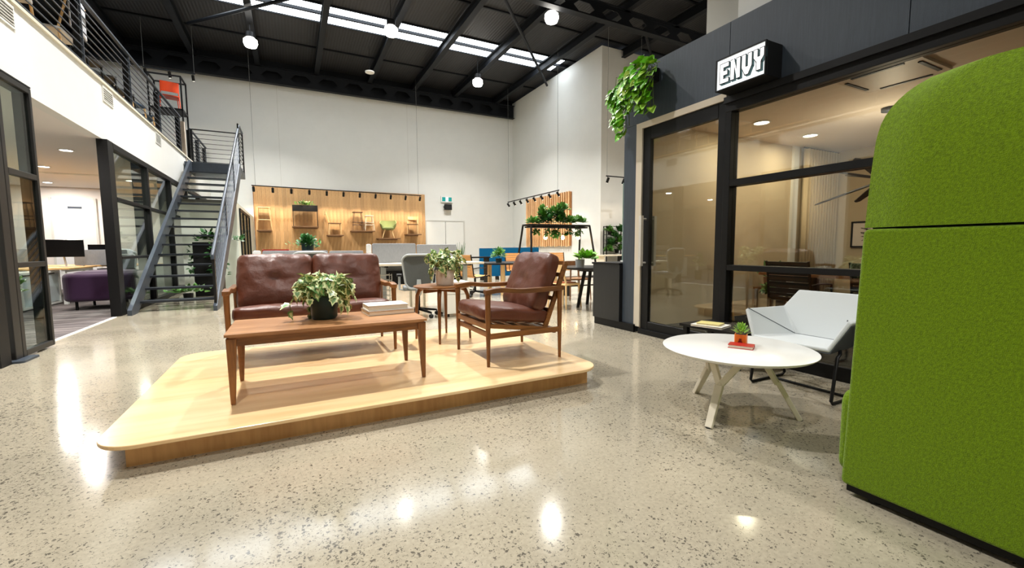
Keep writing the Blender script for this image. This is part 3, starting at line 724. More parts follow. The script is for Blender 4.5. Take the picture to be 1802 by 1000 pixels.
# ================================================================== PLANTS
def orient(d, n):
    d = Vector(d).normalized(); n = Vector(n); x = d.cross(n)
    if x.length < 1e-4: x = d.orthogonal()
    x.normalize(); z = x.cross(d); return Matrix((x, d, z)).transposed()
def leaf_outline(kind):
    if kind == 'ivy': return [(0, 0), (.28, -.06), (.5, .12), (.36, .36), (.4, .56), (.2, .62), (0, 1)]
    if kind == 'heart': return [(0, 0), (.26, -.08), (.44, .12), (.42, .4), (.24, .72), (0, 1)]
    return [(0, 0), (.16, .15), (.2, .4), (.14, .72), (0, 1)]
def leaf_mesh(kind, m_in, m_out):
    mb = MB(); o = leaf_outline(kind); cx = .42
    for s in (-1, 1):
        inner = [(x*.55, cx+(y-cx)*.6) for x, y in o]
        fz = lambda x, y: abs(x)*.28-.22*(y-.3)**2-.05
        for i in range(len(o)-1):
            a, b = o[i], o[i+1]; c, d = inner[i+1], inner[i]
            mb.cur = 1; mb.add([(s*p[0], p[1], fz(*p)) for p in (a, b, c, d)], [(0, 1, 2, 3)])
        mb.cur = 0
        q = inner
        for i in range(1, len(q)-1): mb.add([(s*p[0], p[1], fz(*p)) for p in ((0, cx), q[i], q[i+1])] if i < len(q)-2 else [(s*p[0], p[1], fz(*p)) for p in ((0, cx), q[i], q[-1])], [(0, 1, 2)])
        mb.add([(s*p[0], p[1], fz(*p)) for p in (q[0], q[1], (0, cx))], [(0, 1, 2)])
    bm_me = bpy.data.meshes.new('leaf'); bm_me.from_pydata(mb.v, [], mb.f); bm_me.materials.append(m_in); bm_me.materials.append(m_out)
    bm_me.polygons.foreach_set('material_index', mb.mi)
    bm = bmesh.new(); bm.from_mesh(bm_me); bmesh.ops.remove_doubles(bm, verts=bm.verts, dist=1e-4); bmesh.ops.recalc_face_normals(bm, faces=bm.faces); bm.to_mesh(bm_me); bm.free()
    bm_me.polygons.foreach_set('use_smooth', [True]*len(bm_me.polygons))
    return bm_me
IVY1 = leaf_mesh('ivy', IVYG, IVYC); IVY2 = leaf_mesh('ivy', IVYC, IVYG); HEART1 = leaf_mesh('heart', POTHG, POTHG); HEART2 = leaf_mesh('heart', POTHC, POTHG)
HEART3 = leaf_mesh('heart', POTHC, POTHC)
def put_leaf(root, me, p, d, n, size):
    o = bpy.data.objects.new('leaf', me); COL.objects.link(o); o.parent = root
    m = orient(d, n).to_4x4(); m.translation = p
    o.matrix_local = m @ Matrix.Diagonal((size, size, size, 1))
    return o
def vine_plant(root, top, r0, n_vines, reach, drop, per, size, meshes, rnd, up=.06, zmin=-9):
    stems = MB()
    for i in range(n_vines):
        a = 2*PI*i/n_vines+rnd.uniform(-.3, .3); R = reach*rnd.uniform(.45, 1.05); D = drop*rnd.uniform(.1, 1)**1.2
        c, s = math.cos(a), math.sin(a); pts = []
        hh = up*rnd.uniform(.5, 1.5)
        for k in range(per+1):
            u = k/per
            r = r0*.4+R*(1-(1-u)**1.8); z = top+hh*math.sin(min(1, u*1.6)*PI/2)*1.4-D*max(0, u-.25)**1.5*1.5
            pts.append(Vector((r*c+rnd.uniform(-.008, .008), r*s+rnd.uniform(-.008, .008), max(z, zmin))))
        stems.tube(pts, .0028, 5)
        for k in range(1, per+1):
            p = pts[k]; tdir = (pts[k]-pts[k-1]).normalized()
            side = tdir.cross(Vector((0, 0, 1)))
            d = tdir*.5+side*rnd.uniform(-1, 1)+Vector((0, 0, rnd.uniform(-.6, .25)))
            nrm = Vector((c*.6, s*.6, .8))+Vector((rnd.uniform(-.5, .5), rnd.uniform(-.5, .5), 0))
            put_leaf(root, rnd.choice(meshes), p, d, nrm, size*rnd.uniform(.7, 1.15))
    stems.build('stems', STEM, root)
rnd = random.Random(3)
pl = thing('potted_ivy', 'variegated ivy in a dark green round pot on the coffee table', 'potted plant', (.205, 3.45, PZ+.444))
MB().lathe([(.02, 0), (.078, 0), (.09, .02), (.098, .16), (.096, .168), (.09, .168), (.086, .15), (.02, .148)], 32).build('pot', POTG, pl, smooth=True)
MB().lathe([(.01, .146), (.088, .146), (.088, .153), (.01, .155)], 20).build('soil', SOIL, pl)
vine_plant(pl, .165, .06, 38, .2, .22, 6, .074, [IVY1, IVY1, IVY2], rnd, up=.09, zmin=.03)
pl = thing('potted_ivy', 'variegated ivy in a white stone pot on the round side table', 'potted plant', (1.44, 4.36, PZ+.57))
MB().lathe([(.02, 0), (.084, 0), (.09, .01), (.1, .15), (.096, .16), (.088, .158), (.084, .14), (.02, .138)], 32).build('pot', POTW, pl, smooth=True)
MB().lathe([(.01, .136), (.088, .136), (.088, .143), (.01, .145)], 20).build('soil', SOIL, pl)
vine_plant(pl, .16, .06, 36, .17, .2, 6, .07, [IVY1, IVY1, IVY2], rnd, up=.11, zmin=.03)

# books
def book(name, label, loc, rz, w, d, h, cover, cat='book', grp=None):
    t = thing(name, label, cat, loc, rz, grp)
    B(-w/2+.004, -d/2+.004, .003, w/2-.004, d/2-.002, h-.003).build('pages', PAPER, t)
    MB().box(-w/2, -d/2, 0, w/2, d/2, .003).box(-w/2, -d/2, h-.003, w/2, d/2, h).box(-w/2, d/2-.003, .003, w/2, d/2, h-.003).build('cover', cover, t)
    return t
zt = PZ+.444
book('book', 'larger grey taupe book at the bottom of the pair on coffee table', (.68, 3.53, zt), math.radians(4), .36, .27, .034, COVG)
bk = book('book', 'white covered book lying on top of the taupe book', (.665, 3.55, zt+.034), math.radians(2), .31, .235, .038, COVW)
mb = MB(); r_ = random.Random(4)
for row, yy in ((7, .02), (9, -.03)):
    for k_ in range(row): mb.box(-.1+k_*.2/row, yy, .038, -.1+(k_+.62)*.2/row, yy+.012+.016*r_.random(), .0385)
mb.build('cover_marks', mat('faint_ink', (150, 146, 140), .6), bk)

# ================================================================== WHITE ROUND TABLE AND THINGS
wt = thing('round_coffee_table', 'white round coffee table on three cream forked legs', 'coffee table', (2.57, 1.80, 0))
MB().lathe([(.02, .418), (.43, .418), (.452, .432), (.454, .438), (.45, .44), (.02, .44)], 64).build('tabletop', LAM, wt, smooth=True)
for fx, fy in ((-.32, -.08), (.09, .35), (.22, -.25)):
    f = Vector((fx, fy, 0)); d = f.normalized(); s = Vector((-d.y, d.x, 0))
    fork = f*.72+Vector((0, 0, .235))
    mb = MB().bar(f+d*.04, fork, .042, .03, .05, .03, up=d)
    for k in (-1, 1): mb.bar(fork-s*k*.006-Vector((0, 0, .012)), f*.38+s*k*.115+Vector((0, 0, .418)), .036, .03, .042, .03, up=d)
    mb.build('leg', CREAM, wt, bevel=.004)
    MB().cyl(f+d*.04, f+d*.04+Vector((0, 0, .006)), .018, n=10).build('glide', RUBBER, wt)
MB().lathe([(.02, .408), (.2, .408), (.2, .418), (.02, .418)], 24).build('mounting_plate', CREAM, wt)
book('book', 'small red covered book in front of the orange pot', (2.585, 1.775, .44), math.radians(-62), .145, .1, .022, COVR)
rb = thing('potted_succulent', 'little leafy succulent in an orange cube pot with a dark red motif', 'potted plant', (2.665, 1.835, .44), math.radians(-62))
MB().prism(rrect(-.036, -.036, .036, .036, .008, 3), 0, .072).build('pot', POTO, rb)
star = [(-.02, .004), (.02, .004), (.016, .018), (.009, .03), (.007, .046), (-.006, .046), (-.009, .03), (-.018, .016)]
MB().prism(star, -.0385, -.036, 'y').build('red_motif', mat('dark_red', (110, 20, 14), .5), rb)
B(-.03, -.03, .072, .03, .03, .074).build('soil', SOIL, rb)
SUCC = leaf_mesh('lance', leaf_mat('succulent_green', (92, 152, 40), .25), leaf_mat('succulent_light', (150, 196, 70), .2))
for k in range(34):
    a = k*2.4; u = k/34; p = Vector((.028*math.cos(a)*(1-.5*u), .028*math.sin(a)*(1-.5*u), .075+.05*u))
    put_leaf(rb, SUCC, p, (math.cos(a)*(1.1-u), math.sin(a)*(1.1-u), .5+1.2*u), (-math.cos(a)*.5, -math.sin(a)*.5, 1), .042*(1.1-.35*u))
# low black table behind, with two books
lb = thing('low_side_table', 'low black table against the meeting room glazing', 'side table', (3.66, 2.7, 0))
MB().prism(rrect(-.22, -.34, .22, .34, .01, 2), .31, .335).build('tabletop', BLACK, lb)
for x in (-.18, .18):
    for y in (-.28, .28): B(x-.022, y-.022, 0, x+.022, y+.022, .31).build('leg', BLACK, lb)
book('book', 'wide white magazine under the yellow notebook on the low black table', (3.55, 2.76, .335), math.radians(-75), .29, .22, .018, COVW)
book('book', 'pale yellow notebook on top of the white magazine', (3.55, 2.765, .353), math.radians(-70), .21, .15, .016, COVY)

# ================================================================== PALE GREY LOUNGE CHAIR (faces -x)
lc = thing('lounge_chair', 'pale grey faceted lounge chair on black sled base', 'lounge chair', (3.47, 1.85, 0), math.radians(0))
def shell(grow, name, m, zoff=0, thick=.03, xo=0):
    A = (-.26, .30); mb = MB()
    P = {}
    for s, n in ((1, 'l'), (-1, 'r')):
        P['a'+n] = (-.25, s*.26, .40); P['t'+n] = (-.2, s*.35, .60); P['b'+n] = (.18, s*.19, .38); P['q'+n] = (.247, s*.33, .595); P['k'+n] = (.29, s*.24, .735)
    P['f'] = (-.29, 0, .405)
    keys = list(P); idx = {k: i for i, k in enumerate(keys)}
    vs = [Vector(P[k])+Vector((xo, 0, zoff)) for k in keys]
    fs = [('al', 'f', 'ar', 'br', 'bl'), ('al', 'bl', 'tl'), ('tl', 'bl', 'ql'), ('ar', 'tr', 'br'), ('tr', 'qr', 'br'), ('bl', 'br', 'qr', 'kr', 'kl', 'ql')]
    me = bpy.data.meshes.new(name); me.from_pydata(vs, [], [[idx[k] for k in f] for f in fs]); me.materials.append(m)
    bm = bmesh.new(); bm.from_mesh(me); bmesh.ops.recalc_face_normals(bm, faces=bm.faces)
    ref = [f for f in bm.faces if len(f.verts) == 5][0]
    if ref.normal.z < 0: bmesh.ops.reverse_faces(bm, faces=bm.faces)
    bm.to_mesh(me); bm.free()
    o = obj(name, me, lc)
    so = o.modifiers.new('solid', 'SOLIDIFY'); so.thickness = thick; so.offset = -1
    b = o.modifiers.new('bevel', 'BEVEL'); b.width = .012; b.segments = 3; b.limit_method = 'ANGLE'; b.angle_limit = math.radians(30)
    return o
shell(0, 'upholstery', FABG, thick=.034)
o = shell(0, 'outer_shell', SHELLG, zoff=-.03, thick=.012, xo=.012); o.scale = (1.03, 1.04, 1.0)
mb = MB()
for s in (-1, 1):
    y = s*.29
    mb.tube([(-.02, y*.8, .355), (-.14, y, .35), (-.17, y, .33), (-.22, y, .03), (-.2, y, .012), (.2, y, .012), (.23, y, .03), (.16, y, .33), (.12, y*.9, .36)], .011, 8)
mb.cyl((.05, -.29, .012), (.05, .29, .012), .01, n=8)
mb.build('sled_base', BLACK, lc, smooth=True)
SEAM = mat('grey_piping', (96, 102, 106), .8)
for s in (-1, 1):
    MB().tube([(-.2, s*.35, .602), (.18, s*.19, .384)], .0035, 6).tube([(.18, s*.19, .384), (.247, s*.33, .597)], .0035, 6).build('piping', SEAM, lc)
MB().tube([(.18, -.19, .384), (.18, .19, .384)], .0035, 6).build('piping', SEAM, lc)

# ================================================================== GREEN HIGH-BACK SOFA (back towards the camera)
gs = thing('high_back_sofa', 'lime green felt high back sofa seen from behind, right edge of picture', 'sofa', (2.13, 0, 0))
Y0, Y1 = -.95, .97
def back_panel(name, prof, y0, y1, rad, thick):
    # profile in (y,z) with the upper part bending over towards +x
    mb = MB(); n = 14; rows = []
    for i in range(n+1):
        z = prof[0]+(prof[1]-prof[0])*i/n
        rows.append(z)
    return mb
lo = rrect(Y0, .05, Y1, 1.165, .02, 3)
lo = [(y-(.03*(z/1.17) if y > 0 else -.03*(z/1.17)), z) for y, z in lo]
MB().prism(lo, 0, .085, 'x').build('lower_back', FELT, gs, bevel=.012, seg=3)
# upper hood: grid following a big rounded outline, bending inwards at the top
def hood():
    mb = MB(); nz, ny = 18, 28; z0, z1 = 1.172, 1.75; R = .2
    def half(z):       # half width by height
        e = Y1-.03*(z/1.17)
        c = z1-R
        if z <= c: return e-.02*(z-z0)
        return e-.01-R+math.sqrt(max(0, R*R-(z-c)**2))
    G = []
    for side in (0, 1):
        for i in range(nz+1):
            u = i/nz; z = z0+(z1-z0)*(1-(1-u)**1.4)
            hw = half(z)
            bend = .055*max(0, (z-1.35)/.4)**2
            for j in range(ny+1):
                f = -1+2*j/ny; f = math.copysign(1-(1-abs(f))**1.3, f)
                y = hw*f+.01
                edge = .035*max(0, abs(f)-.86)/.14
                x = bend+(edge if side == 0 else .085-edge)+0
                G.append((x, y, z))
    W = ny+1; off = (nz+1)*W; fs = []
    for i in range(nz):
        for j in range(ny):
            fs.append((i*W+j, i*W+j+1, (i+1)*W+j+1, (i+1)*W+j)); fs.append((off+i*W+j, off+(i+1)*W+j, off+(i+1)*W+j+1, off+i*W+j+1))
    for i in range(nz):
        fs.append((i*W, (i+1)*W, off+(i+1)*W, off+i*W)); fs.append((i*W+ny, off+i*W+ny, off+(i+1)*W+ny, (i+1)*W+ny))
    for j in range(ny):
        fs.append((j, off+j, off+j+1, j+1)); fs.append((nz*W+j, nz*W+j+1, off+nz*W+j+1, off+nz*W+j))
    mb.add(G, fs); return mb
hood().build('upper_back', FELT, gs, smooth=True)
for s, y in ((1, .9), (-1, -.93)):
    MB().prism([(.085, .08), (.72, .08), (.72, .45), (.66, .62), (.4, 1.1), (.085, 1.165)], y, y+.05, 'y').build('wing', FELT, gs, bevel=.01)
    MB().prism(rrect(.05, .075, .75, .45, .06, 5), y+(.05 if s > 0 else -.07), y+(.11 if s > 0 else 0), 'y').build('arm', FELT, gs, bevel=.02, seg=3)
MB().prism(rrect(.09, -.87, .78, .89, .05, 4), .1, .42).build('seat', FELT, gs, bevel=.03, seg=3)
for x in (.05, .66):
    for y in (-.85, .86): MB().cyl((x, y, 0), (x, y, .09), .022, n=10).build('foot', RUBBER, gs)
MB().box(.044, Y0+.05, 1.15, .06, Y1-.045, 1.19).build('seam', mat('dark_green_seam', (40, 56, 4), .9), gs)
MB().box(.015, Y0+.02, .02, .06, Y1-.02, .05).build('base_shade_strip', BLACK, gs)  # black strip in place of the shade below the lower back

# ================================================================== SIGN
sg = thing('lightbox_sign', 'illuminated white lightbox sign reading ENVY on the charcoal fascia', 'sign', (3.7, 2.655, 2.57))
B(0.01, -.245, -.005, .22, .245, .285).build('box', BLACK, sg, bevel=.004, seg=1)
MB().box(-.014, -.245, -.005, .01, -.235, .285).box(-.014, .235, -.005, .01, .245, .285).box(-.014, -.235, -.005, .01, .235, .005).box(-.014, -.235, .275, .01, .235, .285).build('frame', BLACK, sg)
B(-.001, -.235, .004, .0099, .235, .276).build('face', EMITS, sg)
def letter_polys(ch):      # block letters on a 4 x 8 grid, list of convex polygons
    if ch == 'E': return [[(0, 0), (1.5, 0), (1.5, 8), (0, 8)], [(1.5, 0), (4, 0), (4, 1.5), (1.5, 1.5)], [(1.5, 3.2), (3.4, 3.2), (3.4, 4.8), (1.5, 4.8)], [(1.5, 6.5), (4, 6.5), (4, 8), (1.5, 8)]]
    if ch == 'N': return [[(0, 0), (1.5, 0), (1.5, 8), (0, 8)], [(2.7, 0), (4.2, 0), (4.2, 8), (2.7, 8)], [(.9, 8), (2.9, 0), (3.4, 0), (1.5, 8)]]
    if ch == 'V': return [[(0, 3), (1.5, 3), (1.5, 8), (0, 8)], [(2.7, 3), (4.2, 3), (4.2, 8), (2.7, 8)], [(0, 3), (1.5, 0), (2.7, 0), (4.2, 3)]]
    return [[(0, 5), (1.5, 5), (1.5, 8), (0, 8)], [(2.7, 5), (4.2, 5), (4.2, 8), (2.7, 8)], [(0, 5), (1.3, 3.2), (2.9, 3.2), (4.2, 5)], [(1.3, 0), (2.9, 0), (2.9, 3.4), (1.3, 3.4)]]
SHAD = mat('sign_teal_shadow', (74, 112, 122), .5); EDGE = mat('sign_dark_outline', (24, 26, 30), .5); LWH = mat('sign_letter_white', (255, 255, 255), .4, emit=.9)
def grow(poly, g):
    cx = sum(p[0] for p in poly)/len(poly); cy = sum(p[1] for p in poly)/len(poly)
    return [(x+math.copysign(g, x-cx), y+math.copysign(g, y-cy)) for x, y in poly]
k = .0215; y = .2; zb = .06
for ch in 'ENVY':
    lt = None
    for nm, m, g, off, x0, x1 in (('letter', LWH, 0, 0, -.007, -.001), ('letter_outline', EDGE, .32, 0, -.0055, -.001), ('letter_shadow', SHAD, .25, 1, -.004, -.001)):
        mb = MB()
        for p in letter_polys(ch):
            for o_ in ([0] if not off else [.3, .6, .85]):
                mb.prism([(y-(px+o_)*k, zb+(pz-o_*.9)*k) for px, pz in (grow(p, g) if g else p)], x0+o_*.0004, x1, 'x')
        lt_ = mb.build(nm, m, sg)
        if nm == 'letter': lt_['label'] = 'letter '+ch
    y -= 5.15*k

# ================================================================== HANGING PLANT ON THE FASCIA
hp = thing('hanging_pothos', 'lush lime green hanging plant trailing from the fascia corner', 'hanging plant', (3.86, 4.08, 2.9))
B(-.04, -.24, .12, .06, .24, .27).build('wall_planter', BLACK, hp)
rnd = random.Random(12); stems = MB()
def hp_top(y):      # local y, leaf mass outline
    return .40-.6*max(0, y+.1)**1.25-.8*max(0, -.2-y)
def hp_bot(y):
    b = -.08-.1*math.cos(y*9)
    if .05 < y < .3: b = -.45+1.6*abs(y-.15)
    if -.36 < y < -.16: b = -.24
    return b
LV = (HEART1, HEART1, HEART1, HEART2, HEART3)
for i in range(285):
    y = rnd.uniform(-.36, .36) if i % 5 else rnd.uniform(.06, .24)
    t_, b_ = hp_top(y), hp_bot(y)
    z = rnd.uniform(b_, t_); f = (z-b_)/(t_-b_)
    x = -.07-.13*math.sin(PI*min(1, max(0, .15+f*.8)))*(1-1.2*abs(y))-rnd.uniform(0, .05)
    d = Vector((-.55, rnd.uniform(-.8, .8), -.8+rnd.uniform(-.3, .5)+(.5 if f > .85 else 0)))
    put_leaf(hp, rnd.choice(LV), Vector((x, y, z)), d, Vector((-1, rnd.uniform(-.6, .6), .55)), rnd.uniform(.085, .125))
for i in range(14):
    y = -.3+.6*i/13
    stems.tube([Vector((-.03, y, .28)), Vector((-.12, y, .3+.05*math.sin(i))), Vector((-.13, y*1.05, .1)), Vector((-.1, y*1.08, hp_bot(y)))], .004, 5)
stems.build('stems', STEM, hp)

# ================================================================== FURNITURE KITS
def foliage(root, c, r, n, size, mats, rnd, name='foliage', kind='lance', flat=1.0, droop=0, up=.4):
    mb = MB(); o = leaf_outline(kind)
    for k in range(n):
        a = rnd.uniform(0, 2*PI); ph = math.asin(rnd.uniform(-.35, 1)); q = rnd.uniform(.25, 1)
        d = Vector((math.cos(a)*math.cos(ph), math.sin(a)*math.cos(ph), math.sin(ph)*flat))
        p = Vector(c)+Vector((d.x*r[0], d.y*r[1], d.z*r[2]))*q
        m = orient(d+Vector((rnd.uniform(-.5, .5), rnd.uniform(-.5, .5), up-droop*rnd.random()*2)), Vector((0, -.4, 1)))
        s = size*rnd.uniform(.6, 1.2)
        vs = [(x, y, abs(x)*.25) for x, y in o]+[(-x, y, abs(x)*.25) for x, y in o[1:-1]][::-1]
        mb.add([m @ Vector((x*s, y*s, z*s))+p for x, y, z in vs], [tuple(range(len(vs)))])
    f = mb.build(name, mats, root); f['kind'] = 'stuff'
    return f
def pot(root, r, h, m, z=0, top=1.1):
    MB().lathe([(.01, z), (r, z), (r*top, z+h), (r*top*.92, z+h), (r*.9, z+h*.9), (.01, z+h*.9)], 20).build('pot', m, root, smooth=True)
def task_chair(label, loc, rz, grp):
    t = thing('task_chair', label, 'office chair', loc, rz, grp)   # faces +y, back at -y
    MB().prism(rrect(-.24, -.22, .24, .24, .08, 4), .44, .5).build('seat', mat('grey_seat', (120, 124, 126), .9), t, bevel=.02)
    n = 10; ov = []
    out = [(x*(.78+.22*min(1, (z-.5)/.3)), z) for x, z in rrect(-.24, .48, .24, 1.0, .1, 8)]
    def bend(x, z): return -.235-.05*(1-(x/.25)**2)-.06*((z-.75)/.3)**2*(1 if z > .75 else .2)
    mb = MB()
    vs = [(x, bend(x, z), z) for x, z in out]; k = len(vs)
    mb.add(vs+[(x*.97, bend(x, z)-.012, z) for x, z in out], [tuple(range(k)), tuple(range(2*k-1, k-1, -1))]+[(i, (i+1) % k, k+(i+1) % k, k+i) for i in range(k)])
    mb.build('mesh_back', MESHG, t)
    P = [(x, bend(x, z)-.005, z) for x, z in out]
    MB().tube(P+[P[0]], .018, 8, cap=False).build('back_frame', FRAMG, t, smooth=True)
    MB().tube([(0, -.3, .62), (0, -.3, .5), (0, -.22, .4), (0, 0, .4)], [.03, .04, .045, .05], 10).build('spine', FRAMG, t, smooth=True)
    for s in (-1, 1):
        MB().tube([(s*.2, 0, .43), (s*.29, 0, .45), (s*.29, 0, .66)], .018, 8).build('arm_post', FRAMG, t, smooth=True)
        MB().prism(rrect(s*.29-.04, -.12, s*.29+.04, .14, .03, 4), .66, .69).build('arm_pad', RUBBER, t)
    MB().cyl((0, 0, .12), (0, 0, .42), .028).build('gas_lift', BLACK, t, smooth=True)
    for k in range(5):
        a = 2*PI*k/5+.3; c, s = math.cos(a), math.sin(a)
        l = MB().bar((0, 0, .13), (.31*c, .31*s, .085), .05, .04, .03, .025).build('base_arm', BLACK, t)
        MB().cyl((.31*c-.02*s, .31*s+.02*c, .032), (.31*c+.02*s, .31*s-.02*c, .032), .032, n=12).cyl((.31*c, .31*s, .05), (.31*c, .31*s, .085), .01, n=6).build('castor', RUBBER, l)
    return t
def sling_chair(label, loc, rz, grp, sling, frame, name='sling_chair', back=.5):
    t = thing(name, label, 'office chair', loc, rz, grp)           # faces +y
    pts = [(.25, .45), (.22, .47), (.0, .45), (-.17, .44), (-.23, .48), (-.25, .6), (-.27, .75), (-.31, .45+back)]
    mb = MB()
    for (y0, z0), (y1, z1) in zip(pts[:-1], pts[1:]):
        d = Vector((0, y1-y0, z1-z0)); L = d.length; kk = max(1, int(L/.06))
        for i in range(kk):
            a = Vector((0, y0, z0))+d*(i/kk); b = Vector((0, y0, z0))+d*((i+.9)/kk)
            mb.bar(a, b, .44, .014, up=(0, d.z, -d.y))
    mb.build('sling', sling, t)
    for s in (-1, 1):
        MB().tube([(s*.235, y, z) for y, z in pts], .014, 6).build('side_frame', frame, t, smooth=True)
        MB().tube([(s*.235, .08, .46), (s*.28, .1, .5), (s*.28, .08, .65), (s*.27, -.12, .66), (s*.24, -.24, .64)], .012, 6).build('arm', frame, t, smooth=True)
    MB().cyl((0, 0, .1), (0, 0, .44), .025).build('gas_lift', frame, t, smooth=True)
    for k in range(5):
        a = 2*PI*k/5+.2; c, s = math.cos(a), math.sin(a)
        l = MB().bar((0, 0, .12), (.29*c, .29*s, .08), .045, .035, .025, .02).build('base_arm', frame, t)
        MB().cyl((.29*c-.02*s, .29*s+.02*c, .03), (.29*c+.02*s, .29*s-.02*c, .03), .03, n=10).build('castor', RUBBER, l)
    return t
def side_chair(name, label, loc, rz, grp=None, w=.46, d=.44, sh=.45, bh=.8, wood_=OAK, seatm=None, arms=False, legr=.018, curved=False, cat='chair', splay=.03, stretcher=False, ah=.66, hb=None):
    t = thing(name, label, cat, loc, rz, grp)                      # faces +y
    seatm = seatm or wood_
    MB().prism(rrect(-w/2, -d/2, w/2, d/2, .05, 4), sh-.035, sh).build('seat', seatm, t, bevel=.008)
    for sx in (-1, 1):
        x = sx*(w/2-.03)
        MB().tube([(x+sx*splay, d/2-.03+splay, 0), (x, d/2-.03, ah if arms else sh-.035)], [legr*.7, legr], 8).build('leg', wood_, t, smooth=True)
        top = bh if bh else sh-.03
        MB().tube([(x+sx*splay, -d/2+.03-splay, 0), (x, -d/2+.03, sh), (x, -d/2-.03-(top-sh)*.15 if bh else -d/2+.03, top)], [legr*.7, legr, legr*.8], 8).build('leg', wood_, t, smooth=True)
        if arms: MB().tube([(x, d/2-.03, ah), (x+sx*.03, 0, ah+.01), (x*.9, -d/2-.03, ah+.04)], .018, 8).build('arm', wood_, t, smooth=True)
        if stretcher: MB().cyl((x+sx*splay*.5, d/2-.03, sh*.4), (x+sx*splay*.5, -d/2+.03, sh*.4), .01, n=6).build('stretcher', wood_, t)
    if stretcher:
        for y in (-d/2+.03, d/2-.03): MB().cyl((-w/2+.02, y, sh*.45), (w/2-.02, y, sh*.45), .01, n=6).build('stretcher', wood_, t)
    if bh:
        pts = [(w/2*math.sin(a), -d/2-.03-(bh-sh)*.15-.05*math.cos(a)+.03, 0) for a in [(-1.1+2.2*i/8) for i in range(9)]]
        mb = MB(); hh = hb or (.15 if not curved else .2)
        for a, b in zip(pts[:-1], pts[1:]): mb.bar((a[0], a[1], bh-hh/2), (b[0], b[1], bh-hh/2), .02, hh)
        mb.build('backrest', wood_ if not curved else seatm, t)
    return t

# ================================================================== OAK DISPLAY WALL
pn = thing('oak_display_panel', 'oak board wall panel carrying six small shelves of chairs', 'wall panel', (-1.2, YB-.14, 0))
bmesh_board = B(0, 0, 0, .142, .06, 3.62).mesh('board', wood('oak_board', (176, 134, 86), (212, 172, 122), 'z', 9, .5, objvar=.12))
for k in range(48):
    obj('board', bmesh_board, pn, (.145*k, .03+(.004 if k % 3 == 0 else 0), 0))
B(-.02, .0, 0, -.003, .1, 3.64).build('side_return', wood('oak_edge', (150, 96, 50), (178, 122, 70), 'z', 9, .5), pn)
SH = [(-1.12, -.62, 1.86, 'under the bar stool'), (.12, 1.1, 2.03, 'under the planter box'), (1.42, 2.05, 1.69, 'under the high back chair'), (2.37, 3.34, 1.88, 'under the two wire stools'), (3.47, 4.43, 1.56, 'under the sage tub chair'), (4.75, 5.4, 1.75, 'under the round arm chair')]
for i, (a, b, z, lb) in enumerate(SH):
    s = thing('display_shelf', 'small floating shelf on oak panel '+lb, 'shelf', ((a+b)/2, YB-.113, z), group='shelves on the oak panel')
    B(-(b-a)/2, -.64, -.045, (b-a)/2, .0, 0).build('board', SHELFW, s, bevel=.004, seg=1)
    B(-(b-a)/2+.05, -.2, -.08, (b-a)/2-.05, 0, -.045).build('bracket', SHELFW, s)
yS = YB-.5
side_chair('bar_stool', 'light oak backless bar stool with thick seat on display shelf', (-.86, yS, 1.861), PI, w=.46, d=.36, sh=.9, bh=None, splay=.06, stretcher=True, cat='stool')
pb = thing('planter_box', 'black planter box on thin legs with white blooms on display shelf', 'planter', (.62, yS, 2.03))
B(-.47, -.1, .62, .47, .1, .86).build('box', BLACK, pb)
for x in (-.45, .45):
    for y in (-.09, .09): MB().cyl((x, y, 0), (x, y, .62), .012, n=6).build('leg', BLACK, pb)
rnd = random.Random(5)
foliage(pb, (0, 0, .88), (.4, .1, .14), 160, .09, GREENL, rnd); foliage(pb, (0, 0, .96), (.3, .08, .08), 40, .06, IVYC, rnd, 'flowers', 'heart')
side_chair('side_chair', 'light oak side chair with tall curved back seen in profile on shelf', (1.73, yS, 1.691), -PI/2, w=.46, d=.5, sh=.5, bh=.98, splay=.02, seatm=SHELFW)
def wire_stool(label, x, h, m, w_):
    t = thing('wire_stool', label, 'stool', (x, yS, 1.88), 0, 'wire stools on the display shelf')
    MB().prism(rrect(-w_/2, -w_/2, w_/2, w_/2, .05, 4), h-.03, h).build('seat', m, t)
    for sx in (-1, 1):
        for sy in (-1, 1): MB().cyl((sx*w_*.55, sy*w_*.55, 0), (sx*w_*.36, sy*w_*.36, h-.03), .012, n=6).build('leg', m, t)
        for z in (.25, .36): MB().cyl((sx*w_*.5, -w_*.5, z), (sx*w_*.5, w_*.5, z), .009, n=6).cyl((-w_*.5, sx*w_*.5, z), (w_*.5, sx*w_*.5, z), .009, n=6).build('footrest', m, t)
wire_stool('dark brown wire bar stool with timber seat on display shelf', 2.66, .8, mat('brown_wire', (88, 62, 44), .5), .4)
wire_stool('white wire bar stool beside the dark brown one', 3.13, .66, mat('white_wire', (236, 226, 206), .5), .36)
tb = thing('tub_chair', 'sage green tub chair with splayed oak legs on display shelf', 'chair', (3.95, yS, 1.561), PI*.93)
mb = MB(); n = 18; prof = []
for i in range(n+1):
    a = math.radians(40)-math.radians(260)*i/n
    hgt = .8 if .28 < i/n < .72 else .8-.2*(abs(i/n-.5)-.22)/.28
    prof.append((a, hgt))
V = []
for a, hgt in prof:
    for r, z in ((.2, .36), (.27, .42), (.33, .55), (.35, hgt), (.32, hgt), (.29, .57), (.2, .45)): V.append((r*math.cos(a)*1.05, -r*math.sin(a)*.0+r*math.sin(a), z))
F = []
for i in range(n):
    for j in range(7): F.append((i*7+j, i*7+(j+1) % 7, (i+1)*7+(j+1) % 7, (i+1)*7+j))
F += [tuple(range(7)), tuple(range(n*7, n*7+7))]
mb.add(V, F); sh_ = mb.build('shell', SAGE, tb, smooth=True)
MB().pillow((0, .06, .44), (.5, .5, .12), None, 8, 4, 2.6).build('seat_cushion', SAGE, tb, smooth='all')
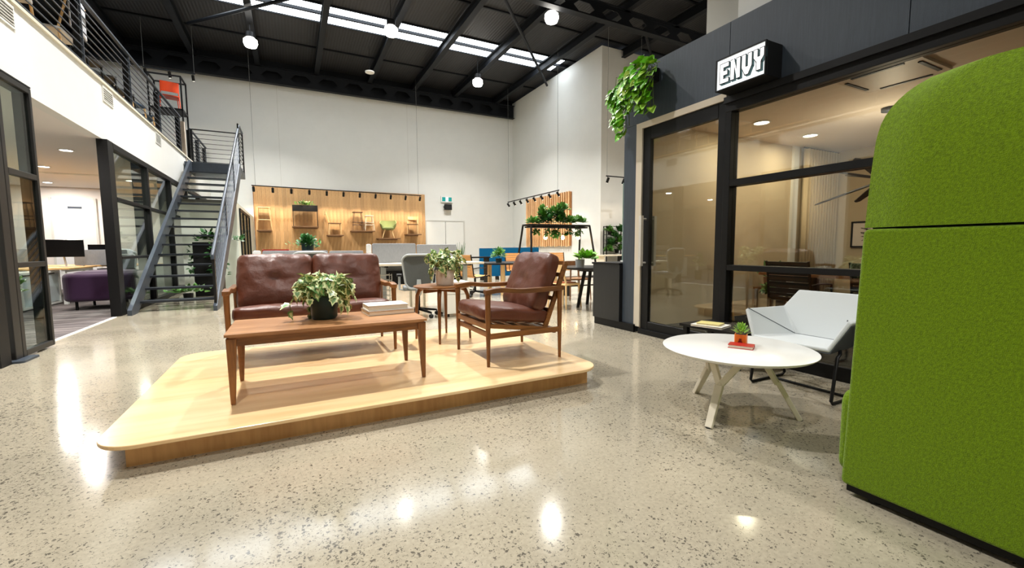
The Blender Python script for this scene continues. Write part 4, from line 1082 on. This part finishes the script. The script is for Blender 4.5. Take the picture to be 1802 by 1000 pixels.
for sx in (-1, 1):
    for sy in (-1, 1): MB().tube([(sx*.25, sy*.23, 0), (sx*.14, sy*.13, .38)], [.014, .022], 8).build('leg', OAK, tb, smooth=True)
side_chair('arm_chair', 'light oak arm chair with bent round back on display shelf', (5.05, yS, 1.751), PI*.9, w=.5, d=.46, sh=.46, bh=.82, arms=True, seatm=SHELFW, splay=.01, curved=False)

# door, exit sign, speaker on the back wall
dr = sroot('door_3', 'plain white double door in the back wall', (6.78, YB-.002, 0))
for s in (-1, 1): B(s*.012 if s > 0 else -.93, -.03, .01, .93 if s > 0 else -.012, 0, 2.38).build('leaf', WHITE, dr)
MB().box(-1.0, -.045, 0, -.935, 0, 2.45).box(.935, -.045, 0, 1.0, 0, 2.45).box(-.935, -.045, 2.39, .935, 0, 2.45).build('door_frame', GREYW, dr)
B(-.01, -.012, .01, .01, -.002, 2.38).build('meeting_gap', mat('gap', (110, 110, 106), .6), dr)
ex = thing('exit_sign', 'green running man exit sign above the white double door', 'sign', (6.87, YB-.06, 3.3))
B(-.3, 0, 0, .3, .06, .3).build('housing', WHITE, ex); B(-.24, -.006, .06, -.07, 0, .25).build('green_field', EXITG, ex); B(.07, -.006, .06, .24, 0, .25).build('green_field', EXITG, ex)
B(-.07, -.006, .06, .07, 0, .25).build('lit_field', EMITS, ex)
MB().cyl((0, -.008, .205), (0, -.006, .205), .018, n=8).bar((0, -.007, .19), (-.01, -.007, .13), .02, .003).bar((-.01, -.007, .13), (-.04, -.007, .08), .012, .003).bar((-.01, -.007, .13), (.035, -.007, .09), .012, .003).build('running_figure', EXITG, ex)
sp = thing('wall_speaker', 'small black loudspeaker below the exit sign', 'speaker', (6.9, YB-.22, 2.95))
MB().prism(rrect(-.18, -.0, .18, .2, .06, 4), 0, .26).build('cabinet', RUBBER, sp); MB().cyl((-.22, .1, .13), (.0, .22, .13), .03, n=8).build('bracket', BLACK, sp)

# ================================================================== SLATTED PANEL ON THE RIGHT WALL
sl = thing('slatted_timber_panel', 'upright pine slat panel with ragged lower edge on right wall', 'wall panel', (XR-.12, 16.85, 0))
for k in range(22):
    y = 1.8-k*.171; h0 = 1.12+.05*((k*7) % 5)/5
    B(.0, y-.035, h0, .05, y+.035, 3.42).build('slat', PINE, sl)
MB().box(.05, -1.88, 1.16, .118, 1.88, 3.4).build('shade_backing', wood('pine_shade_backing', (150, 96, 52), (176, 120, 70), 'z', 5, .6), sl)  # darker pine sheet, shade between the slats put into its colour

# ================================================================== GREY WORKSTATIONS
def screen(label, x0, x1, y, z0, z1, m, grp, th=.04, name='desk_screen'):
    t = thing(name, label, 'desk screen', ((x0+x1)/2, y, 0), 0, grp)
    h = (x1-x0)/2
    MB().prism(rrect(-h, z0, h, z1, .03, 4), -th/2, th/2, 'y').build('fabric_panel', m, t, bevel=.008)
    for s in (-1, 1): B(s*h*.7-.02, -.03, 0, s*h*.7+.02, .03, z0).build('support', CREAM, t)
    return t
screen('tall grey fabric desk screen nearer the sofa', 1.3, 2.08, 7.98, .62, 1.19, SCRG, 'grey desk screens')
screen('tall grey fabric desk screen nearer the white double door', 2.1, 2.88, 7.98, .62, 1.17, SCRG, 'grey desk screens')
screen('pale upright edge screen where low and tall grey screens meet', 1.2, 1.285, 7.98, .4, 1.18, SCRP, 'grey desk screens')
screen('low grey fabric desk screen behind the left half of the sofa', -.42, .6, 8.4, .55, 1.075, SCRG, 'grey desk screens')
screen('low grey fabric desk screen behind the right half of the sofa', .62, 1.2, 8.35, .55, 1.065, SCRG, 'grey desk screens')
screen('pale upright edge screen at the left end of low grey screens', -.56, -.44, 8.4, .3, 1.08, SCRP, 'grey desk screens')
dk = thing('office_desk', 'cream topped height adjustable desk behind the side table', 'desk', (2.2, 7.65, 0))
MB().prism(rrect(-1.0, -.3, 1.0, .3, .02, 3), .805, .84).build('desktop', CREAMTOP, dk)
for x in (-.78, .72):
    B(x-.04, -.03, .07, x+.04, .03, .78).build('leg_column', FRAMG, dk); B(x-.035, -.3, .02, x+.035, .3, .07).build('foot', FRAMG, dk); B(x-.03, -.28, .78, x+.03, .28, .805).build('cantilever', BLACK, dk)
B(-.75, .2, .45, .7, .22, .7).build('modesty_panel', BLACK, dk)
dk = thing('office_desk', 'cream topped desk mostly hidden behind the leather sofa', 'desk', (.2, 8.0, 0))
MB().prism(rrect(-.8, -.3, .95, .28, .02, 3), .72, .75).build('desktop', CREAMTOP, dk)
for x in (-.7, .8): B(x-.04, -.25, 0, x+.04, .25, .72).build('leg_frame', CREAM, dk)
task_chair('grey mesh task chair standing between sofa and round side table', (1.81, 6.85, 0), math.radians(-12), 'grey task chairs')
task_chair('grey mesh task chair whose top shows over the sofa back', (.24, 7.2, 0), math.radians(4), 'grey task chairs').scale = (1.05, 1.05, 1.05)
pd = thing('mobile_pedestal', 'white mobile drawer pedestal beside the grey task chair', 'pedestal', (2.37, 6.75, 0), math.radians(-3))
B(-.2, -.24, .05, .2, .26, .56).build('body', LAM, pd, bevel=.004, seg=1)
for z0, z1 in ((.06, .36), (.368, .46), (.468, .555)): B(-.195, -.258, z0, .195, -.24, z1).build('drawer', LAM, pd)
for x in (-.15, .15):
    for y in (-.2, .2): MB().cyl((x-.015, y, .026), (x+.015, y, .026), .026, n=10).build('castor', RUBBER, pd)
ps = thing('potted_succulent', 'small pale rosette plant on the white pedestal', 'potted plant', (2.33, 6.72, .56))
pot(ps, .04, .06, POTW); foliage(ps, (0, 0, .07), (.08, .08, .1), 36, .09, IVYC, random.Random(2), up=.8)
wr = thing('wire_basket', 'dark wire storage rack under the desk behind the sofa arm', 'rack', (1.45, 7.7, 0))
for k in range(7): MB().cyl((-.1, -.1, .1+k*.09), (.1, -.1, .1+k*.09), .006, n=5).cyl((-.1, .1, .1+k*.09), (.1, .1, .1+k*.09), .006, n=5).cyl((-.1, -.1, .1+k*.09), (-.1, .1, .1+k*.09), .006, n=5).build('wire_hoop', SILVER, wr)
for x in (-.1, .1):
    for y in (-.1, .1): MB().cyl((x, y, 0), (x, y, .66), .007, n=5).build('upright', SILVER, wr)
bp_ = thing('potted_plant', 'wispy green plant in a dark pot behind the low grey screens', 'potted plant', (.3, 9.1, 0))
MB().prism(rrect(-.12, -.12, .12, .12, .02, 2), .0, 1.0).build('stand', BLACK, bp_)
pot(bp_, .1, .2, POTG, 1.0)
foliage(bp_, (0, 0, 1.2), (.15, .14, .15), 130, .08, GREEND, random.Random(6), kind='heart'); foliage(bp_, (0, 0, 1.14), (.38, .25, .12), 50, .07, GREENL, random.Random(16), name='trailing_fronds')
rc = side_chair('red_chair', 'red chair whose back edge peeks above the low grey screens', (-.25, 10.0, 0), 0, wood_=mat('red_paint', (160, 50, 36), .5), sh=.5, bh=1.1, w=.5)

# ================================================================== LONG BLACK TABLE WITH BRONZE CHAIRS
lt = thing('meeting_table', 'long black topped meeting table with oak legs in the background', 'table', (4.75, 9.35, 0))
MB().prism(rrect(-.75, -.6, 1.5, .75, .35, 8), .71, .745).build('tabletop', BLACK, lt)
for x, y in ((-.35, -.3), (1.1, -.3), (-.35, .45), (1.1, .45)): MB().bar((x, y, 0), (x, y, .71), .08, .08).build('leg', OAK, lt)
c0 = sling_chair('bronze mesh chair turned sideways nearest the desk end', (3.72, 9.1, 0), math.radians(-72), 'bronze mesh chairs', BRONZ, BLACK)
dup(c0, (3.62, 9.75, 0), math.radians(-78), 'bronze mesh chair behind the nearest one at the black table')
dup(c0, (3.95, 10.5, 0), math.radians(-110), 'bronze mesh chair half hidden by the desk corner')
dup(c0, (5.6, 10.6, 0), math.radians(178), 'bronze mesh chair facing us across the black table')
dup(c0, (6.9, 10.4, 0), math.radians(170), 'bronze mesh chair peeping over the armchair back')
gb = thing('potted_grass', 'round ball of bright grass in a pot on the black table', 'potted plant', (4.42, 9.3, .745))
pot(gb, .07, .1, POTG); foliage(gb, (0, 0, .17), (.17, .17, .17), 420, .06, leaf_mat('grass_green', (72, 124, 30), .3), random.Random(8))
sv = thing('spiky_plant', 'upright spiky leaves rising behind the bronze chairs', 'potted plant', (4.9, 13.2, 0))
pot(sv, .14, .75, BLACK)
mb = MB()
for k in range(9):
    a = k*2.4; mb.bar((.05*math.cos(a), .05*math.sin(a), .7), (.16*math.cos(a), .16*math.sin(a), 1.15+.02*k), .05, .008, .008, .004)
mb.build('blades', GREEND, sv)
bs = thing('console_table', 'thin dark console behind the bronze chairs', 'table', (4.9, 12.6, 0))
B(-.8, -.2, .78, .7, .2, .82).build('tabletop', BLACK, bs)
for x in (-.75, .65): B(x-.02, -.18, 0, x+.02, .18, .78).build('leg', BLACK, bs)
for i, (x0, x1, zz, lb) in enumerate(((5.7, 6.42, 1.085, 'shorter left section'), (6.43, 8.0, 1.10, 'longer right section'))):
    t = thing('blue_screen', 'teal blue upholstered screen in the background, '+lb, 'screen', ((x0+x1)/2, 13.5, 0), group='teal blue screens')
    MB().prism(rrect(-(x1-x0)/2, .12, (x1-x0)/2, zz, .02, 3), -.04, .04, 'y').build('panel', BLUE, t)
    for s in (-1, 1): B(s*(x1-x0)*.4-.02, -.12, 0, s*(x1-x0)*.4+.02, .12, .12).build('foot', BLACK, t)

# ================================================================== A-FRAME PLANTER
af = thing('planter_stand', 'tall black A frame planter with greenery on top', 'planter', (7.5, 11.5, 0))
for y in (-.28, .28): MB().bar((-1.08, y*.9, 1.78), (1.08, y*.9, 1.78), .05, .05).build('top_rail', BLACK, af)
for x in (-1.08, 1.08):
    MB().bar((x, -.25, 1.78), (x, .25, 1.78), .05, .05).build('top_rail', BLACK, af)
    for y, dx in ((-.25, .14), (.25, -.0)): MB().bar((x, y, 1.78), (x*1.14, y*2.2, 0), .045, .045).build('leg', BLACK, af)
B(-1.05, -.2, 1.7, 1.05, .2, 1.74).build('tray', BLACK, af)
rnd = random.Random(21)
PLm = [GREENL, GREEND, leaf_mat('fern_green', (70, 120, 40), .3)]
for i, (x, z, r, h) in enumerate(((-.85, 1.86, .22, .14), (-.45, 1.88, .28, .24), (-.55, 2.08, .12, .3), (-.12, 2.18, .24, .16), (-.3, 2.02, .14, .2), (.1, 1.92, .2, .24), (.18, 2.3, .24, .16), (.1, 2.08, .14, .24), (.5, 1.9, .22, .16), (.85, 1.92, .26, .16))):
    foliage(af, (x, 0, z), (r, .2, h), 130, .11, PLm[i % 3], rnd, kind='heart')
for x, d in ((-.75, .25), (-.3, .35), (.0, .4), (.45, .25), (.8, .28), (-.1, .3)): foliage(af, (x, 0, 1.68-d/2), (.13, .15, d/2+.06), 50, .09, PLm[int(x*10) % 3], rnd, 'trailing_leaves', 'heart', droop=1)
for i, (x, lb) in enumerate(((-.42, 'left'), (.22, 'middle'), (.82, 'right'))):
    t = thing('pendant_bulb', 'warm glowing bare bulb under the planter frame, '+lb+' of three', 'bulb', (7.5+x, 11.5, 1.4), group='bulbs under the planter frame')
    MB().lathe([(.01, -.06), (.05, -.045), (.065, 0), (.045, .05), (.02, .08)], 14).build('globe', EMITW, t, smooth=True)
    MB().cyl((0, 0, .08), (0, 0, .13), .02, n=8).cyl((0, 0, .13), (0, 0, .3), .005, n=5).build('lampholder', BLACK, t)
    light('bulb_light', 'POINT', (0, -.0, -.08), 10, (255, 200, 130), .06, t)

# ================================================================== RIGHT DINING CORNER
rt = thing('dining_table', 'black round topped table with slanted legs by the counter', 'table', (4.98, 6.35, 0))
MB().lathe([(.02, .70), (.6, .70), (.66, .72), (.66, .74), (.02, .74)], 40).build('tabletop', BLACK, rt, smooth=True)
for k in range(4):
    a = PI*.93+k*PI/2; c, s = math.cos(a), math.sin(a)
    MB().tube([(.34*c, .34*s, 0), (.2*c, .2*s, .7)], [.03, .035], 10).build('leg', BLACK, rt, smooth=True)
MB().lathe([(.02, .66), (.3, .66), (.3, .7), (.02, .7)], 20).build('mounting_plate', BLACK, rt)
side_chair('dining_chair', 'light oak dining chair with tan leather seat by the black table', (4.46, 6.58, 0), math.radians(-75), wood_=OAK, seatm=OAK, sh=.45, bh=.79, w=.44, d=.42, splay=.03)
MB().prism(rrect(4.3, 6.41, 4.62, 6.75, .06, 4), .451, .466).build('seat_pad', LEATHT)
sp_ = bpy.data.objects['seat_pad']; sp_.parent = bpy.data.objects['dining_chair']; sp_.matrix_parent_inverse = Matrix.Identity(4); sp_.location = (0, 0, 0)
for v in sp_.data.vertices: v.co = (v.co.x-4.46, v.co.y-6.58, v.co.z)
DKW = wood('dark_bentwood', (92, 60, 34), (124, 84, 50), 'z', 6, .4)
h0 = side_chair('hoop_chair', 'dark bentwood arm chair behind the plant on black table', (5.35, 7.5, 0), math.radians(175), 'dark bentwood chairs', wood_=DKW, arms=True, sh=.45, bh=.8, w=.5, d=.46)
dup(h0, (5.75, 6.55, 0), math.radians(95), 'dark bentwood arm chair at the counter side of black table', 'dark bentwood chairs')
pp = thing('potted_plant', 'bright green leafy plant in a grey pot on the black round table', 'potted plant', (4.6, 6.3, .74))
pot(pp, .075, .14, POTGR); foliage(pp, (.1, -.06, .17), (.2, .16, .1), 110, .1, leaf_mat('bright_green', (104, 160, 40), .3), random.Random(9), kind='heart')
cb = thing('bench_rail', 'long thin black bench frame behind the round table', 'bench', (6.4, 8.1, 0))
MB().box(-.9, -.15, .4, .9, .15, .43).box(-.9, -.02, .2, .9, .02, .23).build('seat', BLACK, cb)
for x in (-.85, .85): B(x-.02, -.14, 0, x+.02, .14, .4).build('leg', BLACK, cb)
# plant wall and desk in the recess
pw = thing('plant_shelf', 'wire stand of potted greenery against the white return wall', 'plant stand', (10.95, 12.85, 0))
for x in (-.42, .42): MB().box(x-.015, -.1, 0, x+.015, -.07, 1.88).box(x-.015, .07, 0, x+.015, .1, 1.88).build('upright', BLACK, pw)
for z in (.85, 1.2, 1.55, 1.86): MB().box(-.42, -.1, z, .42, .1, z+.015).build('shelf', BLACK, pw)
rnd = random.Random(31)
for x, z, r, m in ((-.3, 1.7, .18, GREENL), (-.05, 1.5, .2, GREEND), (.25, 1.7, .2, GREEND), (.2, 1.3, .24, GREENL), (-.2, 1.2, .22, GREEND), (.3, 1.0, .18, GREENL), (-.3, .98, .16, GREENL)):
    foliage(pw, (x, -.05, z), (r, .12, r), 110, .11, m, rnd, kind='heart')
for x, z in ((-.2, 1.56), (.1, 1.22), (.15, .87)): MB().lathe([(.01, z), (.07, z), (.09, z+.14), (.01, z+.14)], 14, (x, 0, 0)).build('pot', BLACK, pw)
kd = thing('standing_desk', 'pale topped counter desk under the plant stand', 'desk', (10.9, 12.1, 0))
B(-1.3, -.3, .78, 1.4, .3, .82).build('desktop', CREAMTOP, kd); B(-.2, -.25, .02, .9, .25, .78).build('cabinet', BLACK, kd); B(-1.25, -.28, 0, -1.2, .28, .78).build('leg_panel', CREAM, kd)
mb = thing('open_book', 'pale magazine lying on the counter desk', 'magazine', (11.2, 12.0, .82))
B(-.2, -.1, 0, .2, .1, .02).build('pages', PAPER, mb)

# ================================================================== PLANTER BEHIND THE STAIRS
bp2 = thing('tall_planter', 'tall black square planter with trailing vines behind the stairs', 'planter', (-1.75, 12.6, 0))
B(-.28, -.2, 0, .28, .2, 1.28).build('box', BLACK, bp2)
rnd = random.Random(41)
foliage(bp2, (.05, 0, 1.36), (.36, .22, .2), 70, .12, GREEND, rnd, kind='heart')
for x, y in ((-.3, -.1), (.3, -.15), (.1, -.24), (-.25, .1)): foliage(bp2, (x, y, .65), (.09, .07, .65), 34, .1, GREEND, rnd, 'trailing_vine', 'heart', droop=1)
bp3 = thing('leafy_plant', 'loose leafy plant on the floor at the foot of the black planter', 'potted plant', (-2.1, 12.0, 0))
pot(bp3, .09, .12, BLACK); foliage(bp3, (0, 0, .16), (.5, .22, .12), 60, .1, GREENL, rnd, kind='heart')
foliage(bp2, (.64, .1, 1.33), (.14, .08, .12), 16, .1, GREEND, rnd, 'trailing_vine', 'heart')

# ================================================================== LEFT OFFICE
dw = sroot('door_4', 'pale flush door with a small sign in the office end wall', (-5.45, 16.8, 0))
B(-.45, -.03, 0, .45, 0, 2.55).build('leaf', mat('pale_door', (222, 224, 226), .5), dw); B(.45, -.04, 0, .5, 0, 2.6).build('door_frame', GREYW, dw); B(-.5, -.04, 0, -.45, 0, 2.6).build('door_frame', GREYW, dw)
B(-.12, -.04, 2.3, .18, -.03, 2.36).build('name_plate', STEEL, dw)
od = thing('office_desk', 'white framed timber topped bench desk inside the left office', 'desk', (-4.9, 12.9, 0))
MB().box(-1.8, -.9, .715, .85, .55, .745).build('desktop', OAKX, od)
for x in (-1.75, .75): MB().box(x-.03, -.88, 0, x+.03, -.8, .715).box(x-.03, .45, 0, x+.03, .53, .715).box(x-.03, -.8, .66, x+.03, .45, .715).build('leg_frame', LAM, od)
cb = thing('storage_cabinet', 'white storage cabinet with pale doors inside the left office', 'cabinet', (-4.33, 11.65, 0), 0)
MB().box(-.4, -.75, .02, .0, .75, .06).box(-.4, -.75, .66, .0, .75, .7).box(-.4, -.75, .06, .0, -.7, .66).box(-.4, .7, .06, .0, .75, .66).build('carcass', LAM, cb)
for y0, y1 in ((-.69, -.01), (.01, .69)): B(-.05, y0, .07, -.02, y1, .62).build('door', mat('pale_blue_door', (198, 208, 212), .4), cb)
B(-.35, -.68, .63, -.06, .68, .655).build('shelf', BLACK, cb)  # black board stands in for the shaded gap above the doors
mo = thing('monitor', 'wide black computer monitor on the office desk', 'monitor', (-4.42, 12.95, .745), math.radians(6))
B(-.32, -.02, .22, .32, .02, .6).build('screen', SCREENB, mo, bevel=.004, seg=1)
MB().tube([(0, .03, .4), (0, .1, .36), (-.05, .16, .25), (-.02, .14, .02)], .018, 8).build('arm', SILVER, mo, smooth=True)
MB().prism(rrect(-.12, .06, .1, .22, .02, 3), 0, .015).build('foot', SILVER, mo)
mo2 = thing('monitor', 'second black monitor farther along the office desk', 'monitor', (-3.98, 13.75, .745), math.radians(-5))
B(-.3, -.02, .2, .3, .02, .5).build('screen', SCREENB, mo2); MB().tube([(0, .02, .3), (0, .1, .15), (0, .1, .0)], .018, 8).build('arm', SILVER, mo2); B(-.1, .03, 0, .1, .17, .012).build('foot', SILVER, mo2)
screen('grey framed desk screen on the office bench beside the monitor', -4.45, -3.5, 13.5, .76, 1.12, SCRG, 'office screens')
screen('long grey desk screen deep inside the left office', -6.6, -5.2, 13.5, .76, 1.15, SCRG, 'office screens')
od2 = thing('office_desk', 'second bench desk farther back in the left office', 'desk', (-4.2, 14.6, 0))
MB().box(-1.6, -.8, .715, 1.1, .6, .745).build('desktop', OAKX, od2)
for x in (-1.5, 1.0): B(x-.04, -.7, 0, x+.04, .5, .715).build('leg_frame', LAM, od2)
sb_ = thing('draped_cloth', 'white cloth draped over the far office desk screen', 'cloth', (-3.7, 14.0, .775))
MB().pillow((0, 0, .18), (.5, .18, .36), None, 8, 4, 2.4, wr=.03).build('cloth', SCRP, sb_, smooth='all')
pu = thing('tub_sofa', 'deep purple velvet tub sofa on thin black legs in the office', 'armchair', (-3.2, 11.15, 0))
MB().prism(rrect(-.55, -.55, .55, .5, .22, 8), .16, .68).build('body', PURP, pu, bevel=.07, seg=4)
MB().pillow((.0, .0, .66), (.9, .85, .14), None, 8, 5, 2.6).build('seat_cushion', PURP, pu, smooth='all')
for x in (-.36, .36):
    for y in (-.42, .38): MB().cyl((x, y, 0), (x, y, .18), .022, n=8).build('leg', BLACK, pu)
op = thing('potted_plant', 'small leafy plant on floor behind the sliding leaf', 'potted plant', (-4.1, 9.9, 0))
pot(op, .1, .3, BLACK); foliage(op, (0, 0, .5), (.18, .18, .4), 60, .1, GREENL, random.Random(51), kind='heart')
tc_ = task_chair('grey mesh task chair inside the left office behind the glazing', (-3.6, 13.1, 0), math.radians(160), 'grey task chairs')

# ================================================================== MEZZANINE DISPLAY
MZ = 3.62; MP = 4.022
fr_ = thing('display_stand', 'black open metal display frame above the stairs holding an orange chair', 'display stand', (-3.1, 17.12, MZ))
for x in (-.45, .35):
    for y in (-.37, .37): B(x-.02, y-.02, 0, x+.02, y+.02, 2.78).build('upright', BLACK, fr_)
for y in (-.37, .37): B(-.43, y-.02, 2.74, .33, y+.02, 2.78).build('top_rail', BLACK, fr_)
for x in (-.45, .35): B(x-.02, -.35, 2.74, x+.02, .35, 2.78).build('top_rail', BLACK, fr_)
B(-.47, -.39, 1.74, .37, .39, 1.8).build('shelf', BLACK, fr_)
side_chair('orange_chair', 'bright orange stacking chair on the black display frame', (-3.12, 17.1, MZ+1.8), math.radians(15), wood_=ORANGE, sh=.42, bh=.78, w=.5, d=.42, legr=.014, hb=.3)
c1 = side_chair('navy_chair', 'navy fabric chair with oak legs behind the railing near display frame', (-3.2, 13.2, MP), math.radians(-100), 'mezzanine chairs', wood_=OAK, seatm=NAVY, sh=.48, bh=.95, w=.56, d=.5, curved=True, hb=.4)
dup(c1, (-3.2, 14.35, MP), math.radians(-80), 'navy fabric chair with oak legs under the orange chair', 'mezzanine chairs')
c2 = side_chair('white_shell_chair', 'white backed chair with oak frame just left of the nearest railing post', (-3.2, 9.45, MP), math.radians(90), 'mezzanine chairs', wood_=OAK, seatm=mat('white_shell', (214, 220, 230), .5), sh=.45, bh=1.0, w=.66, d=.55, curved=True, hb=.5)
dup(c2, (-3.2, 8.1, MP), math.radians(95), 'white backed chair with oak frame nearest the top left corner', 'mezzanine chairs')
c3 = side_chair('black_chair', 'black meeting chair behind the railing above the middle vent', (-3.2, 10.6, MP), math.radians(-95), 'mezzanine chairs', wood_=BLACK, seatm=MESHB, sh=.48, bh=.9, w=.55, d=.5, curved=True, hb=.38)
dup(c3, (-3.2, 11.5, MP), math.radians(-70), 'black meeting chair behind the railing left of the navy chair', 'mezzanine chairs')
dup(c3, (-3.2, 12.3, MP), math.radians(-110), 'black meeting chair beside the navy chair on the mezzanine', 'mezzanine chairs')
dup(c3, (-3.2, 6.7, MP), math.radians(-80), 'black meeting chair left of the white shell chairs', 'mezzanine chairs')
for i_, (y0_, y1_) in enumerate(((6.0, 9.7), (9.75, 14.6))):
    t = thing('display_plinth', ('low dark plinth carrying the white shell chairs behind the railing', 'low dark plinth carrying black and navy chairs behind the railing')[i_], 'plinth', (-3.25, (y0_+y1_)/2, MZ))
    B(-.45, -(y1_-y0_)/2, 0, .42, (y1_-y0_)/2, .36).build('block', mat('dark_plinth', (50, 48, 48), .8), t); B(-.46, -(y1_-y0_)/2-.005, .36, .43, (y1_-y0_)/2+.005, .4).build('top', OAKX, t)
mt = thing('display_plinth', 'grey carpeted display plinth behind the railing', 'plinth', (-4.3, 13.4, MZ))
B(-.4, -1.2, 0, .4, 1.2, .8).build('block', mat('grey_plinth', (150, 146, 142), .8), mt); B(-.42, -1.22, .8, .42, 1.22, .83).build('top', BLACK, mt)
mt = thing('display_rack', 'dark tall rack of chair frames deep on the mezzanine', 'rack', (-4.6, 9.0, MZ))
for y in (-1.2, 0, 1.2): B(-.04, y-.04, 0, .04, y+.04, 2.6).build('upright', BLACK, mt)
for z in (.7, 1.5, 2.3): B(-.25, -1.25, z, .25, 1.25, z+.05).build('shelf', BLACK, mt)
struct('wall_mezzanine', B(-6.1, YF, 3.62, -6.0, 12.2, 8.4), mat('dark_mezz_wall', (30, 31, 34), .7), 'dark wall at the back of the mezzanine')

# ================================================================== MEETING ROOM CONTENTS
tb2 = thing('conference_table', 'timber topped conference table inside the meeting room', 'table', (6.2, 2.35, 0))
MB().prism(rrect(-.55, -1.5, .55, 1.35, .06, 4), .71, .745).build('tabletop', TIMBT, tb2)
for x in (-.4, .4):
    for y in (-1.3, 1.1): B(x-.04, y-.04, 0.012, x+.04, y+.04, .71).build('leg', BLACK, tb2)
k0 = sling_chair('black mesh conference chair with its back to the window', (5.35, 2.95, .012), math.radians(-90), 'black conference chairs', MESHB, BLACK, back=.46)
dup(k0, (5.4, 2.1, .012), math.radians(-92), 'black mesh conference chair partly behind the green sofa', 'black conference chairs')
dup(k0, (7.1, 2.6, .012), math.radians(90), 'black mesh conference chair across the conference table', 'black conference chairs')
st_ = thing('stool', 'small dark timber stool in the corner of the meeting room', 'stool', (6.5, 4.02, .012))
MB().prism(rrect(-.2, -.16, .2, .16, .02, 3), .43, .46).build('seat', DKW, st_)
for x in (-.16, .16):
    for y in (-.12, .12): B(x-.018, y-.018, 0, x+.018, y+.018, .43).build('leg', DKW, st_)
pk = thing('potted_plant', 'trailing plant in a pink pot on the dark stool', 'potted plant', (6.53, 4.02, .472))
pot(pk, .11, .15, mat('pink_pot', (196, 156, 140), .6)); foliage(pk, (0, 0, .2), (.24, .18, .12), 90, .1, GREEND, random.Random(61), kind='heart'); foliage(pk, (-.25, -.1, -.02), (.1, .1, .22), 60, .09, GREENL, random.Random(62), 'trailing_leaves', 'heart', droop=1)
oc = thing('timber_easel', 'slim pale timber leg stand beside the dark stool', 'stand', (5.55, 4.1, .012))
for s in (-1, 1): MB().bar((s*.14, -.05, 0), (s*.05, 0, .95), .03, .03).build('leg', OAK, oc)
B(-.09, -.015, .9, .09, .015, .95).build('head', OAK, oc)
def picture(label, y, z, w_, h_, seedp):
    t = thing('framed_print', label, 'picture', (8.6, y, z), group='framed prints in the meeting room')
    MB().box(-.03, -w_/2, 0, 0, -w_/2+.025, h_).box(-.03, w_/2-.025, 0, 0, w_/2, h_).box(-.03, -w_/2+.025, 0, 0, w_/2-.025, .025).box(-.03, -w_/2+.025, h_-.025, 0, w_/2-.025, h_).build('frame', BLACK, t)
    B(-.015, -w_/2+.025, .025, -.002, w_/2-.025, h_-.025).build('mount', mat('print_paper', (232, 220, 210), .7), t)
    mb = MB(); r = random.Random(seedp)
    for k in range(26):
        a = r.uniform(-.5, .5); zc = h_*(.25+.5*k/26); yc = r.uniform(-.06, .06)
        mb.bar((-.017, yc-.05*math.cos(a), zc-.05*math.sin(a)), (-.017, yc+.05*math.cos(a), zc+.05*math.sin(a)), .002, .006)
    mb.build('ink_drawing', INK, t)
picture('black framed abstract ink print on meeting room wall left of green sofa', 3.72, 1.06, .48, .44, 3)
picture('black framed print hanging above the ink print near the pendant', 3.42, 1.62, .4, .8, 4)
cu = thing('curtain', 'beige full height curtain in the meeting room corner', 'curtain', (7.62, 4.2, 0))
mb = MB(); V = []; n = 60
for i in range(n+1):
    x = -.05+.95*i/n; y = .04*math.sin(i*1.25)
    V += [(x, y, .02), (x, y, 2.68), (x, y+.008, .02), (x, y+.008, 2.68)]
F = []
for i in range(n):
    a, b = 4*i, 4*i+4; F += [(a, b, b+1, a+1), (a+2, a+3, b+3, b+2), (a+1, b+1, b+3, a+3), (a, a+2, b+2, b)]
F += [(0, 1, 3, 2), (4*n, 4*n+2, 4*n+3, 4*n+1)]
mb.add(V, F); mb.build('drape', CURT, cu, smooth='all')
MB().cyl((-.1, .0, 2.69), (.93, .0, 2.69), .012, n=8).build('curtain_rod', BLACK, cu)
struct('trim_9', B(7.4, 4.28, .0, 7.54, 4.32, 2.72), WHITE, 'white vertical trim strip on the meeting room end wall')
pe = thing('feather_pendant', 'dark feathered wing pendant lamp in the meeting room', 'pendant lamp', (6.4, 2.62, 1.88))
MB().cyl((0, 0, .8), (0, 0, .84), .09, n=18).build('canopy', BLACK, pe, smooth=True); MB().cyl((0, 0, .02), (0, 0, .8), .006, n=6).build('cord', BLACK, pe)
DKF = mat('dark_wing_felt', (44, 46, 50), .7)
light('pendant_light', 'POINT', (0, 0, .2), 26, (255, 232, 206), .1, pe)
for k in range(14):
    a = (k/14)*2*PI; e = (-.35, .25)[k % 2]; L = .52+.12*((k*5) % 3)
    d = Vector((math.cos(a), math.sin(a), e)).normalized(); s = d.cross(Vector((0, 0, 1))).normalized()
    m = MB(); pts = [(0, -.03), (L*.3, -.06), (L*.95, -.035), (L, 0), (L*.95, .035), (L*.3, .06), (0, .03)]
    u = s.cross(d)
    vs = [d*p+s*q for p, q in pts]; kk = len(vs)
    m.add(vs+[v+u*.01 for v in vs], [tuple(range(kk)), tuple(range(2*kk-1, kk-1, -1))]+[(i, (i+1) % kk, kk+(i+1) % kk, kk+i) for i in range(kk)])
    m.build('feather', DKF, pe)
MB().lathe([(.01, -.1), (.07, -.08), (.09, 0), (.07, .08), (.01, .1)], 14).build('hub', BLACK, pe, smooth=True)
